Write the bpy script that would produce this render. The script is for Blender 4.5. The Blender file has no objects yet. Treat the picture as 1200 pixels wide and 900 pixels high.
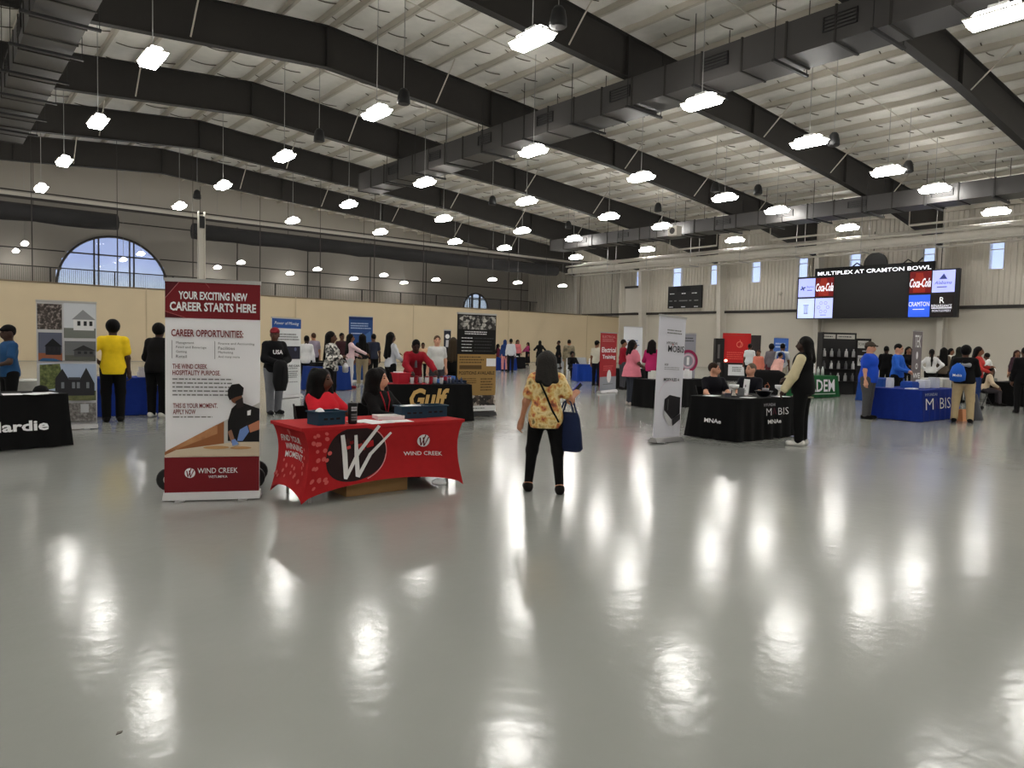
import bpy, math, random
import numpy as np
from math import sin, cos, radians as R, pi
from mathutils import Vector, Matrix

random.seed(7)
C = bpy.context.scene.collection
sc = bpy.context.scene

# ------------------------------------------------------------------ camera
FPX, PITCH, ROLL, YAW, CAMH = 851.66, R(3.234), R(1.4032), R(39.1276), 1.62
_fw = Vector((sin(YAW), cos(YAW), 0)); _rt = Vector((cos(YAW), -sin(YAW), 0)); _up = Vector((0, 0, 1))
CF = _fw * cos(PITCH) - _up * sin(PITCH)
CU = _up * cos(PITCH) + _fw * sin(PITCH)
CR = _rt * cos(ROLL) + CU * sin(ROLL)
CV = -_rt * sin(ROLL) + CU * cos(ROLL)
cam_data = bpy.data.cameras.new('camera')
cam_data.sensor_fit = 'HORIZONTAL'; cam_data.sensor_width = 36.0
cam_data.lens = FPX / 1200 * 36; cam_data.clip_end = 400; cam_data.clip_start = 0.05
cam = bpy.data.objects.new('camera', cam_data); C.objects.link(cam)
_m = Matrix.Identity(4)
for i in range(3):
    _m[i][0] = CR[i]; _m[i][1] = CV[i]; _m[i][2] = -CF[i]
_m[2][3] = CAMH
cam.matrix_world = _m
sc.camera = cam

# ------------------------------------------------------------------ world, exposure
EXPOSURE = 0.38
LAMP = 42.0          # emission of the lamp diffusers
w = bpy.data.worlds.new('sky'); sc.world = w; w.use_nodes = True
bg = w.node_tree.nodes['Background']
tc = w.node_tree.nodes.new('ShaderNodeTexCoord'); sx = w.node_tree.nodes.new('ShaderNodeSeparateXYZ')
rp = w.node_tree.nodes.new('ShaderNodeValToRGB')
rp.color_ramp.elements[0].position = 0.055; rp.color_ramp.elements[0].color = (0.66, 0.82, 1.0, 1)
rp.color_ramp.elements[1].position = 0.085; rp.color_ramp.elements[1].color = (0.46, 0.58, 1.0, 1)
w.node_tree.links.new(tc.outputs['Generated'], sx.inputs[0])
w.node_tree.links.new(sx.outputs['Z'], rp.inputs[0]); w.node_tree.links.new(rp.outputs[0], bg.inputs['Color'])
bg.inputs['Strength'].default_value = 1.25
sc.view_settings.view_transform = 'Standard'; sc.view_settings.look = 'None'
sc.view_settings.gamma = 1; sc.view_settings.use_curve_mapping = False
sc.view_settings.exposure = EXPOSURE
sc.cycles.use_denoising = True
sc.cycles.max_bounces = 8; sc.cycles.diffuse_bounces = 4; sc.cycles.glossy_bounces = 3
sc.cycles.transparent_max_bounces = 12
sc.cycles.caustics_reflective = False; sc.cycles.caustics_refractive = False
sc.cycles.sample_clamp_indirect = 6.0

# ------------------------------------------------------------------ helpers
def ray(px, py):
    xr = (px - 600) / FPX; yr = (450 - py) / FPX
    return CF + CR * xr + CV * yr
def at(px, py, z=0.0):
    d = ray(px, py); t = (z - CAMH) / d.z
    return Vector((d.x * t, d.y * t, z))
def depth_of(p): return (Vector(p) - Vector((0, 0, CAMH))).dot(CF)

_mats = {}
def mat(name, col, rough=0.7, metal=0.0, spec=0.4, noise=0.0, nscale=8.0, bump=0.0, bscale=60.0, emit=0.0, alpha=1.0):
    if name in _mats: return _mats[name]
    m = bpy.data.materials.new(name); m.use_nodes = True
    nt = m.node_tree; b = nt.nodes['Principled BSDF']
    b.inputs['Base Color'].default_value = (*col, 1); b.inputs['Roughness'].default_value = rough
    b.inputs['Metallic'].default_value = metal; b.inputs['Specular IOR Level'].default_value = spec
    if noise or bump:
        t = nt.nodes.new('ShaderNodeTexCoord')
    if noise:
        n = nt.nodes.new('ShaderNodeTexNoise'); n.inputs['Scale'].default_value = nscale; n.inputs['Detail'].default_value = 4
        nt.links.new(t.outputs['Object'], n.inputs['Vector'])
        mx = nt.nodes.new('ShaderNodeMix'); mx.data_type = 'RGBA'
        mx.inputs[6].default_value = (*[c * (1 - noise) for c in col], 1); mx.inputs[7].default_value = (*[min(1, c * (1 + noise)) for c in col], 1)
        nt.links.new(n.outputs['Fac'], mx.inputs[0]); nt.links.new(mx.outputs[2], b.inputs['Base Color'])
    if bump:
        n2 = nt.nodes.new('ShaderNodeTexNoise'); n2.inputs['Scale'].default_value = bscale
        nt.links.new(t.outputs['Object'], n2.inputs['Vector'])
        bp = nt.nodes.new('ShaderNodeBump'); bp.inputs['Strength'].default_value = bump; bp.inputs['Distance'].default_value = 0.02
        nt.links.new(n2.outputs['Fac'], bp.inputs['Height']); nt.links.new(bp.outputs[0], b.inputs['Normal'])
    if emit:
        b.inputs['Emission Color'].default_value = (*col, 1); b.inputs['Emission Strength'].default_value = emit
    if alpha < 1: b.inputs['Alpha'].default_value = alpha
    _mats[name] = m
    return m
def srgb(r, g, b):
    f = lambda c: (c / 255 / 12.92) if c / 255 <= .04045 else ((c / 255 + .055) / 1.055) ** 2.4
    return (f(r), f(g), f(b))
def cloth(r, g, b, rough=0.85):
    if max(r, g, b) < 60: r, g, b = int(r*.6), int(g*.6), int(b*.6)
    return mat('cloth_%d_%d_%d' % (r, g, b), srgb(r, g, b), rough, spec=0.2, noise=0.12, nscale=14)
def ink(r, g, b, rough=0.6, emit=0.0):
    return mat('ink_%d_%d_%d_%g' % (r, g, b, emit), srgb(r, g, b), rough, spec=0.25, emit=emit)

class MB:
    """collects simple shapes, then builds ONE mesh object"""
    def __init__(s): s.v = []; s.f = []
    def add(s, vs, fs):
        o = len(s.v); s.v += [tuple(v) for v in vs]; s.f += [tuple(i + o for i in f) for f in fs]; return s
    def box(s, x0, y0, z0, x1, y1, z1):
        return s.add([(x0,y0,z0),(x1,y0,z0),(x1,y1,z0),(x0,y1,z0),(x0,y0,z1),(x1,y0,z1),(x1,y1,z1),(x0,y1,z1)],
                     [(0,3,2,1),(4,5,6,7),(0,1,5,4),(1,2,6,5),(2,3,7,6),(3,0,4,7)])
    def frus(s, cx, cy, z0, wx0, wy0, z1, wx1, wy1):
        a, b, c, d = wx0/2, wy0/2, wx1/2, wy1/2
        return s.add([(cx-a,cy-b,z0),(cx+a,cy-b,z0),(cx+a,cy+b,z0),(cx-a,cy+b,z0),(cx-c,cy-d,z1),(cx+c,cy-d,z1),(cx+c,cy+d,z1),(cx-c,cy+d,z1)],
                     [(0,3,2,1),(4,5,6,7),(0,1,5,4),(1,2,6,5),(2,3,7,6),(3,0,4,7)])
    def tube(s, pts, r, n=8, cap=True):
        pts = [Vector(p) for p in pts]; rings = []
        rr = r if isinstance(r, (list, tuple)) else [r] * len(pts)
        ref = None
        for i, p in enumerate(pts):
            d = (pts[min(i+1, len(pts)-1)] - pts[max(i-1, 0)]).normalized()
            if ref is None:
                ref = Vector((0,0,1)) if abs(d.z) < .9 else Vector((1,0,0))
            u = d.cross(ref).normalized(); v = d.cross(u).normalized(); ref = u.cross(d) if u.cross(d).length > .1 else ref
            rings.append([p + u*cos(2*pi*k/n)*rr[i] + v*sin(2*pi*k/n)*rr[i] for k in range(n)])
        vs = [q for rg in rings for q in rg]; fs = []
        for i in range(len(pts)-1):
            for k in range(n):
                k2 = (k+1) % n
                fs.append((i*n+k, i*n+k2, (i+1)*n+k2, (i+1)*n+k))
        if cap:
            fs.append(tuple(range(n))[::-1]); fs.append(tuple((len(pts)-1)*n+k for k in range(n)))
        return s.add(vs, fs)
    def lathe(s, prof, c=(0,0,0), n=16, cap=True):
        vs = []; fs = []
        for r, z in prof:
            vs += [(c[0]+r*cos(2*pi*k/n), c[1]+r*sin(2*pi*k/n), c[2]+z) for k in range(n)]
        for i in range(len(prof)-1):
            for k in range(n):
                k2 = (k+1) % n; fs.append((i*n+k, i*n+k2, (i+1)*n+k2, (i+1)*n+k))
        if cap:
            fs.append(tuple(range(n))[::-1]); fs.append(tuple((len(prof)-1)*n+k for k in range(n)))
        return s.add(vs, fs)
    def prism(s, poly, a0, a1, axis='y'):
        n = len(poly); g = {'y': lambda p, a: (p[0], a, p[1]), 'x': lambda p, a: (a, p[0], p[1]), 'z': lambda p, a: (p[0], p[1], a)}[axis]
        vs = [g(p, a0) for p in poly] + [g(p, a1) for p in poly]
        fs = [tuple(range(n)), tuple(range(2*n-1, n-1, -1))] + [(i, i+n, (i+1)%n+n, (i+1)%n) for i in range(n)]
        return s.add(vs, fs)
    def mesh(s, name):
        me = bpy.data.meshes.new(name); me.from_pydata(s.v, [], s.f); me.update(); return me
    def build(s, name, m, parent=None, smooth=False, loc=None, rot=None):
        return link(name, s.mesh(name), m, parent, smooth, loc, rot)

def link(name, me, m, parent=None, smooth=False, loc=None, rot=None):
    if m is not None and not me.materials: me.materials.append(m)
    if smooth: me.polygons.foreach_set('use_smooth', [True] * len(me.polygons))
    o = bpy.data.objects.new(name, me); C.objects.link(o)
    if parent is not None: o.parent = parent
    if loc is not None: o.location = loc
    if rot is not None: o.rotation_euler = rot
    return o
def tag(o, label=None, cat=None, group=None, kind=None):
    if label: o['label'] = label
    if cat: o['category'] = cat
    if group: o['group'] = group
    if kind: o['kind'] = kind
    return o
def thing(name, label, cat, loc=(0,0,0), rz=0.0, group=None):
    o = bpy.data.objects.new(name, None); C.objects.link(o); o.empty_display_size = .2
    o.location = loc; o.rotation_euler = (0, 0, rz)
    return tag(o, label, cat, group)
def struct(name, mb, m, smooth=False):
    return tag(mb.build(name, m, None, smooth), kind='structure')
def copies(first, locs):
    """first is a mesh object with a parent; share its mesh at other places"""
    for l in locs:
        o = first.copy(); C.objects.link(o); o.location = l

# ------------------------------------------------------------------ the hall
RX, RZ, SL = 12.35, 13.68, 0.0805         # ridge line, top of frame at ridge, roof slope
XL, XR, YN, YF = -26.3, 51.0, -14.2, 60.3
FY = [-5.94 + 8.26*k for k in range(8)]   # roof frames
def ztop(x): return RZ - SL * abs(x - RX)
M_beam = mat('beam_paint', srgb(50, 48, 46), 0.6, spec=0.2, noise=0.1, nscale=2)
M_white = mat('column_paint', srgb(205, 200, 190), 0.55, noise=0.04, nscale=3)
M_wall = mat('wall_paint', srgb(196, 190, 178), 0.75, noise=0.04, nscale=0.8)
M_gable = mat('gable_panel', srgb(170, 165, 156), 0.8, noise=0.06, nscale=0.6)
M_trim = mat('trim_dark', srgb(48, 44, 42), 0.6)
M_metal = mat('galvanised', srgb(170, 170, 168), 0.4, metal=0.6, noise=0.08, nscale=4)
M_pipe = mat('pipe_paint', srgb(205, 200, 190), 0.4, noise=0.08, nscale=3)
M_duct = mat('duct_paint', srgb(58, 56, 55), 0.42, spec=0.5, noise=0.1, nscale=1.5)
M_black = mat('black_plastic', srgb(22, 22, 23), 0.5)
M_chrome = mat('brushed_aluminium', srgb(190, 190, 192), 0.3, metal=0.8)

def floor_material():
    m = bpy.data.materials.new('epoxy_floor'); m.use_nodes = True
    nt = m.node_tree; b = nt.nodes['Principled BSDF']
    t = nt.nodes.new('ShaderNodeTexCoord')
    n = nt.nodes.new('ShaderNodeTexNoise'); n.inputs['Scale'].default_value = 0.35; n.inputs['Detail'].default_value = 6
    nt.links.new(t.outputs['Object'], n.inputs['Vector'])
    r = nt.nodes.new('ShaderNodeValToRGB'); r.color_ramp.elements[0].position = .3; r.color_ramp.elements[1].position = .7
    r.color_ramp.elements[0].color = (*srgb(143, 145, 141), 1); r.color_ramp.elements[1].color = (*srgb(153, 155, 150), 1)
    nt.links.new(n.outputs['Fac'], r.inputs[0]); nt.links.new(r.outputs[0], b.inputs['Base Color'])
    b.inputs['Roughness'].default_value = 0.16; b.inputs['Specular IOR Level'].default_value = 0.45
    n2 = nt.nodes.new('ShaderNodeTexNoise'); n2.inputs['Scale'].default_value = 9; n2.inputs['Detail'].default_value = 3
    n3 = nt.nodes.new('ShaderNodeTexNoise'); n3.inputs['Scale'].default_value = 1.2; n3.inputs['Detail'].default_value = 2
    for q in (n2, n3): nt.links.new(t.outputs['Object'], q.inputs['Vector'])
    ad = nt.nodes.new('ShaderNodeMath'); ad.operation = 'MULTIPLY_ADD'; ad.inputs[1].default_value = 2.0
    nt.links.new(n3.outputs['Fac'], ad.inputs[0]); nt.links.new(n2.outputs['Fac'], ad.inputs[2])
    bp = nt.nodes.new('ShaderNodeBump'); bp.inputs['Strength'].default_value = 0.12; bp.inputs['Distance'].default_value = 0.015
    nt.links.new(ad.outputs[0], bp.inputs['Height']); nt.links.new(bp.outputs[0], b.inputs['Normal'])
    return m
fl = tag(MB().box(XL, YN, -.2, XR, YF, 0).build('floor', floor_material()), kind='structure')

# ceiling: quilted white insulation sagging between the purlins
def ceiling():
    vs = []; fs = []
    NX, NY = 330, 270
    for i in range(NX+1):
        x = XL + (XR-XL)*i/NX
        u = (x-RX)/1.52
        for j in range(NY+1):
            y = YN + (YF-YN)*j/NY
            pu = int(math.floor(u)); v = y/2.06 + (pu*0.37 % 1)
            sag = abs(sin(pi*u))**.6 * (0.35+0.65*abs(sin(pi*v))**.5)
            sag *= .85 + .3*sin(pu*12.9+math.floor(v)*4.1)
            vs.append((x, y, ztop(x) + .30 - .13*sag))
    for i in range(NX):
        for j in range(NY):
            a = i*(NY+1)+j; fs.append((a, a+1, a+NY+2, a+NY+1))
    me = bpy.data.meshes.new('ceiling'); me.from_pydata(vs, [], fs); me.update()
    return tag(link('ceiling', me, mat('insulation', srgb(222, 219, 212), 0.55, spec=0.5, noise=0.12, nscale=2.5, bump=0.3, bscale=5), None, True), kind='structure')
ceil = ceiling()
sm_ = MB()
for pu in range(-25, 26):
    for q in range(-6, 33):
        v = q-(pu*0.37 % 1); y = v*2.06
        if not (YN+.3 < y < YF-.3) or (pu*7+q*3) % 5 == 0: continue
        xs_ = [RX+1.52*(pu+t) for t in (.06, .2, .35, .5, .65, .8, .94)]
        if xs_[0] < XL+.3 or xs_[-1] > XR-.3: continue
        sm_.tube([(x, y+.05*sin(k*.52), ztop(x)+.285-.10*sin(pi*(.06+.147*k))) for k, x in enumerate(xs_)], .022, 4, False)
tag(sm_.build('insulation_seams', mat('insulation_seam', srgb(96, 90, 80), .8), ceil), kind='stuff')
M_purlin = mat('purlin_paint', srgb(190, 184, 172), 0.6)
pm = MB().box(-.035, YN, 0, .035, YF, .24).box(-.035, YN, 0, .10, YF, .014).mesh('purlin'); pm.materials.append(M_purlin)
n = 0
for side in (-1, 1):
    for k in range(27):
        x = RX + side*(.3 + 1.52*k)
        if not (XL < x < XR): continue
        link('purlin', pm, None, ceil, loc=(x, 0, ztop(x)))
# sag rods / bridging under the purlins
rod = MB()
for y in [FY[k]+4.13 for k in range(8)]:
    for side in (-1, 1):
        rod.tube([(RX, y, ztop(RX)-.03), (RX+side*38, y, ztop(RX+38)-.03)], .022, 5)
link('bridging_rod', rod.mesh('bridging_rod'), M_purlin, ceil)

def zbot(x):
    d = abs(x-RX); pts = [(0,12.08),(8,11.5),(16.2,11.03),(24.6,10.2),(30,9.56),(38.65,8.1)]
    for (a, za), (b, zb) in zip(pts, pts[1:]):
        if d <= b: return za + (zb-za)*(d-a)/(b-a)
    return pts[-1][1]
XS = [0, 4, 8, 12, 16.2, 20.4, 24.6, 27.3, 30, 34, 37.4]
def rafter(side):
    prof = [(RX+side*d, zbot(RX+d)) for d in XS]; top = [(RX+side*d, ztop(RX+d)-.02) for d in XS]
    web = MB().prism(prof + top[::-1], -.012, .012)
    fb = MB(); ft = MB()
    for (a, b) in zip(prof, prof[1:]): fb.prism([a, b, (b[0], b[1]+.03), (a[0], a[1]+.03)], -.16, .16)
    for (a, b) in zip(top, top[1:]): ft.prism([a, b, (b[0], b[1]-.03), (a[0], a[1]-.03)], -.16, .16)
    return web.mesh('web'), fb.mesh('bottom_flange'), ft.mesh('top_flange')
rm = {s: rafter(s) for s in (-1, 1)}
for s in rm:
    for me in rm[s]: me.materials.append(M_beam)
def stiffener(x):
    return MB().box(x-.012, -.15, zbot(x)+.03, x+.012, .15, ztop(x)-.05)
st_x = [RX-16.2, RX-8, RX, RX+8, RX+16.2, RX+24.6, RX+30]
st_m = []
for x in st_x:
    me = stiffener(x).mesh('stiffener'); me.materials.append(M_beam); st_m.append(me)
# flange braces: pale angles from the bottom flange up to a purlin
br_m = []
for side in (-1, 1):
    for d in (5, 11, 17, 23, 29):
        x = RX+side*d
        for sy in (-1,):
            me = MB().tube([(x, sy*.14, zbot(x)+.12), (x, sy*1.5, ztop(x)+.02)], .03, 5).mesh('flange_brace'); me.materials.append(M_purlin); br_m.append(me)
def column(side):
    xo = XR-.02 if side > 0 else XL+.02
    def xi(z): return xo - side*(.62+.062*z)
    zt = 8.9
    web = MB().prism([(xo, 0), (xi(0), 0), (xi(zt), zt), (xo, zt)], -.015, .015)
    a = MB().prism([(xi(0), 0), (xi(0)+side*.03, 0), (xi(zt)+side*.03, zt), (xi(zt), zt)], -.17, .17)
    b = MB().prism([(xo, 0), (xo-side*.03, 0), (xo-side*.03, zt), (xo, zt)], -.17, .17)
    return web.mesh('web'), a.mesh('inner_flange'), b.mesh('outer_flange')
cm = {s: column(s) for s in (-1, 1)}
for s in cm:
    for me in cm[s]: me.materials.append(M_white)
for y in FY:
    f = bpy.data.objects.new('roof_frame', None); C.objects.link(f); f.location = (0, y, 0); tag(f, kind='structure')
    for s in (-1, 1):
        for nm, me in zip(('rafter_web', 'bottom_flange', 'top_flange'), rm[s]): link(nm, me, None, f)
        for nm, me in zip(('column_web', 'column_flange', 'column_flange'), cm[s]): link(nm, me, None, f)
    for me in st_m: link('stiffener', me, None, f)
    for me in br_m: link('flange_brace', me, None, f)

# right side wall: smooth panels below, ribbed sheet above, narrow windows
WIN = [(40.32, .42), (36.5, .42), (32.6, .42), (28.7, .40), (24.8, .42), (20.0, .40), (16.12, .42), (12.0, .42), (8.1, .42), (4.0, .42), (44.5, .42)]
WZ0, WZ1 = 6.85, 8.5
def ribbed():
    b = MB(); y = YN; step = .3
    def win(yc): return any(abs(yc-c) < h for c, h in WIN)
    while y < YF:
        y1 = min(y+step, YF); yc = (y+y1)/2
        segs = [(4.55, WZ0), (WZ1, 10.9)] if win(yc) else [(4.55, 10.9)]
        for z0, z1 in segs:
            q = [(XR, y), (XR, y+.17), (XR-.055, y+.2), (XR-.055, y+.27), (XR, y1)]
            for (xa, ya), (xb, yb) in zip(q, q[1:]):
                b.add([(xa,ya,z0),(xb,yb,z0),(xb,yb,z1),(xa,ya,z1)], [(0,1,2,3)])
        y = y1
    return b
wr = struct('wall_right', ribbed(), mat('ribbed_sheet', srgb(196, 190, 178), 0.5, noise=0.04, nscale=2))
low = MB().box(XR-.02, YN, 0, XR+.1, YF, 4.55).build('lower_panel', M_wall, wr)
tag(MB().box(XR-.12, YN, 4.45, XR+.02, YF, 4.65).build('trim_1', M_trim), kind='structure')
for i, (c, h) in enumerate(WIN):
    o = bpy.data.objects.new('window_%d' % (i+1), None); C.objects.link(o); o.location = (XR, c, 0); tag(o, kind='structure')
    fr = MB()
    for (a, b, z0, z1) in ((-h-.06, -h, WZ0-.06, WZ1+.06), (h, h+.06, WZ0-.06, WZ1+.06), (-h, h, WZ0-.06, WZ0), (-h, h, WZ1, WZ1+.06), (-h, h, 8.0, 8.05)):
        fr.box(-.09, a, z0, .06, b, z1)
    fr.build('window_frame', M_white, o)
    g = mat('window_glass', (0.9, 0.95, 1.0), 0.05, alpha=0.12)
    MB().box(-.01, -h, WZ0, .0, h, WZ1).build('pane', g, o)
struct('wall_left', MB().box(XL-.2, YN, 0, XL, YF, 11), M_wall)
def gable(name, y0, y1, hole=()):
    b = MB(); xs = [XL + (XR-XL)*i/220 for i in range(221)]
    for a, c in zip(xs, xs[1:]):
        segs = [(0, None)]
        for (hx, hr, hz) in hole:
            m = (a+c)/2
            if abs(m-hx) < hr: segs = [(0, hz-1.6), (hz + math.sqrt(hr*hr-(m-hx)**2), None)]
        for z0, z1 in segs:
            za = z1 if z1 is not None else ztop(a)+.3; zc = z1 if z1 is not None else ztop(c)+.3
            b.add([(a,y0,z0),(c,y0,z0),(c,y0,zc),(a,y0,za)], [(0,1,2,3)])
    return b
struct('wall_near', gable('wall_near', YN, YN), M_wall)
ARCH = [(11.1, 3.62, 5.03), (44.0, 1.5, 5.05)]
wf = struct('wall_far', gable('wall_far', YF, YF, ARCH), M_gable)
seam = MB()
for x in range(-22, 51, 6): seam.box(x-.04, YF-.03, 0, x+.04, YF-.005, min(ztop(x), 10.4) if abs(x-11.1) > 3.7 and abs(x-44) > 1.6 else 3.3)
for z in (7.3, 9.75): 
    for (x0, x1) in (((XL, 11.1-3.1), (11.1+3.1, XR)) if z < 8 else ((XL, XR),)): seam.box(x0, YF-.03, z-.04, x1, YF-.005, z+.04)
link('panel_joint', seam.mesh('panel_joint'), M_trim, wf)
for i, (hx, hr, hz) in enumerate(ARCH):
    o = bpy.data.objects.new('window_%d' % (20+i), None); C.objects.link(o); o.location = (hx, YF, hz); tag(o, kind='structure')
    b = MB(); pts = [(hr*cos(pi*k/32), -.05, hr*sin(pi*k/32)) for k in range(33)]
    b.tube([(hr, -.05, -1.6)] + pts + [(-hr, -.05, -1.6), (hr, -.05, -1.6)], .09, 6)
    b.build('window_frame', M_trim, o)
    b = MB()
    for fx in (-.36, -.28, .28, .36):
        x = fx*hr; b.box(x-.05, -.08, -1.6, x+.05, 0, math.sqrt(hr*hr-x*x))
    zz = .62*hr; xx = math.sqrt(hr*hr-zz*zz); b.box(-xx, -.08, zz-.05, xx, 0, zz+.05)
    b.build('mullion', M_trim, o)
    b = MB(); poly = [(p[0], p[2]) for p in pts] + [(-hr, -1.6), (hr, -1.6)]
    b.prism(poly, .02, .03).build('pane', mat('window_glass', (0.9, 0.95, 1.0), 0.05), o)

# ------------------------------------------------------------------ divider curtain across the hall
CY = 46.9
def mesh_material():
    m = bpy.data.materials.new('curtain_mesh'); m.use_nodes = True; nt = m.node_tree
    out = nt.nodes['Material Output']; b = nt.nodes['Principled BSDF']
    b.inputs['Base Color'].default_value = (*srgb(46, 44, 43), 1); b.inputs['Roughness'].default_value = .9
    t = nt.nodes.new('ShaderNodeBsdfTransparent'); mx = nt.nodes.new('ShaderNodeMixShader'); mx.inputs[0].default_value = .48
    nt.links.new(t.outputs[0], mx.inputs[1]); nt.links.new(b.outputs[0], mx.inputs[2]); nt.links.new(mx.outputs[0], out.inputs['Surface'])
    return m
cur = thing('divider_curtain', 'full-width gym divider curtain, tan vinyl below and dark see-through mesh above', 'curtain', (0, CY, 0))
M_vinyl = mat('tan_vinyl', srgb(214, 196, 164), 0.6, spec=0.3, noise=0.05, nscale=0.7)
def wavy(x0, x1, z0, z1, amp, stepx=.25):
    b = MB(); n = int((x1-x0)/stepx)
    vs = []; fs = []
    for i in range(n+1):
        x = x0+(x1-x0)*i/n; y = amp*sin(x*1.7)+amp*.5*sin(x*4.3+1)
        vs += [(x, y, z0), (x, y*.6, z1)]
    for i in range(n): fs.append((2*i, 2*i+2, 2*i+3, 2*i+1))
    return b.add(vs, fs)
x = XL+.2
VW = 9.1
while x < XR-.3:
    x1 = min(x+VW, XR-.15)
    wavy(x, x1, .03, 4.24, .025).build('vinyl_panel', M_vinyl, cur, True)
    MB().box(x-.03, -.05, .03, x+.03, -.03, 4.3).build('seam', mat('vinyl_seam', srgb(196, 178, 148), .6), cur)
    wavy(x, x1, 4.24, 8.7, .02).build('mesh_panel', mesh_material() if not _mats.get('cm') else _mats['cm'], cur, True)
    if not _mats.get('cm'): _mats['cm'] = bpy.data.materials['curtain_mesh']
    x = x1
MB().box(XL+.1, -.03, 8.62, XR-.6, .03, 8.76).build('rail', M_trim, cur)
MB().tube([(XL+.1, -.05, 9.04), (XR-.6, -.05, 9.04)], .04, 6).build('drive_tube', M_trim, cur)
MB().box(XL+.1, .06, 8.78, XR-.6, .4, 8.95).build('header_beam', M_white, cur)
MB().box(XL+.2, -.045, 4.24, XR-.15, -.028, 4.32).build('hem', mat('vinyl_hem', srgb(120, 105, 84), .6), cur)
sm = MB().box(-.03, -.035, 4.24, .03, -.02, 8.7).mesh('lift_strap'); sm.materials.append(M_trim)
for k in range(19): link('lift_strap', sm, None, cur, loc=(XL+2.3+4.1*k, 0, 0))
for k in range(19):
    MB().tube([(XL+2.3+4.1*k, 0, 8.75), (XL+2.3+4.1*k, 0, ztop(XL+2.3+4.1*k)+.1)], .015, 5).build('hanger_cable', M_trim, cur)
p = thing('support_post', 'white steel post standing at the divider curtain behind the tall red-topped banner', 'post', (13.3, CY-.35, 0))
MB().box(-.17, -.012, 0, .17, .012, 8.75).build('web', M_white, p); MB().box(-.19, -.17, 0, -.165, .17, 9.1).box(.165, -.17, 0, .19, .17, 9.1).build('flange', M_white, p)
MB().box(-.13, -.2, 8.1, .13, -.03, 8.8).build('control_box', M_black, p)
# rolled netting bundles hanging beyond the curtain
for i, (xa, xb, lab) in enumerate([(XL+1, 9.6, 'dark rolled netting bundle beyond the curtain, left of the white post'), (14.0, 46.5, 'dark rolled netting bundle beyond the curtain, right of the white post')]):
    o = thing('netting_bundle', lab, 'netting', ((xa+xb)/2, 51.0, 8.45), group='rolled netting beyond the curtain')
    L = (xb-xa)/2
    pts = [(-L+2*L*k/24, 0, .02*sin(k*1.9)) for k in range(25)]
    MB().tube(pts, [.5+.04*sin(k*2.3) for k in range(25)], 10).build('roll', mat('netting', srgb(40, 40, 42), .95, noise=.2, nscale=3), o, True)
    MB().tube([(-L, 0, .5), (L, 0, .5)], .05, 6).build('batten', M_trim, o)
    for k in range(int(2*L/6)+1):
        MB().tube([(-L+.5+k*6, 0, .5), (-L+.5+k*6, 0, 3.0)], .015, 5).build('hanger_cable', M_trim, o)
# mezzanine railing in front of the far wall
mz = thing('mezzanine', 'grey walkway with baluster railing along the far wall beyond the curtain', 'walkway', (0, 58.55, 0))
MB().box(XL, 0, 4.5, XR-.2, 1.7, 4.8).build('deck', M_wall, mz)
MB().box(XL, -.03, 5.95, XR-.2, .03, 6.02).build('top_rail', M_trim, mz)
b = MB()
for k in range(0, 640): b.box(XL+.12*k-.012, -.012, 4.9, XL+.12*k+.012, .012, 5.95)
tag(b.build('balusters', mat('rail_grey', srgb(120, 116, 110), .6), mz), kind='stuff')
pmz = MB().box(-.04, -.04, 4.9, .04, .04, 6.0).mesh('rail_post'); pmz.materials.append(M_trim)
for k in range(20): link('rail_post', pmz, None, mz, loc=(XL+2+3.9*k, 0, 0))

# ------------------------------------------------------------------ ducts
def duct(name, label, xc, wd, z0, z1, y0, y1, vents=True):
    o = thing(name, label, 'duct', (xc, (y0+y1)/2, z0)); L = (y1-y0)/2; hgt = z1-z0
    MB().box(-wd/2, -L, 0, wd/2, L, hgt).build('casing', M_duct, o)
    n = int((y1-y0)/1.5)
    fm = MB().box(-wd/2-.03, -.03, -.03, wd/2+.03, .03, hgt+.03).mesh('joint_flange'); fm.materials.append(M_beam)
    for k in range(n+1): link('joint_flange', fm, None, o, loc=(0, -L+(2*L)*k/n, 0))
    hm = MB().box(-wd/2-.3, -.05, -.14, wd/2+.3, .05, -.06).box(-wd/2-.27, -.01, -.06, -wd/2-.25, .01, hgt+1.2).box(wd/2+.25, -.01, -.06, wd/2+.27, .01, hgt+1.2).mesh('trapeze_hanger'); hm.materials.append(M_black)
    for k in range(int((y1-y0)/2.9)): link('trapeze_hanger', hm, None, o, loc=(0, -L+1.2+2.9*k, 0))
    for sx in (-1, 1):
        for k in range(int((y1-y0)/4.13)):
            g = MB()
            y = -L+1.9+4.13*k; xx = sx*(wd/2+.02)
            g.box(xx-.02, y-.5, hgt*.35, xx+.02, y-.46, hgt*.75).box(xx-.02, y+.46, hgt*.35, xx+.02, y+.5, hgt*.75)
            for q in range(5):
                z = hgt*(.35+.1*q); g.box(xx-.02, y-.5, z-.012, xx+.02, y+.5, z+.012)
            g.build('supply_grille', M_black, o)
    return o
duct('air_duct', 'long dark rectangular air duct running beneath the beams across the middle of the roof', 20.75, 1.35, 10.3, 11.3, -12, 39.4)
duct('air_duct', 'dark rectangular air duct with pale underside segments at the upper left corner', 3.15, 1.35, 10.3, 11.3, -12, 41.2)
duct('air_duct', 'dark rectangular air duct running above the big video screen near the side wall', 39.25, 1.5, 8.95, 9.75, -12, 43.0)
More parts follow.
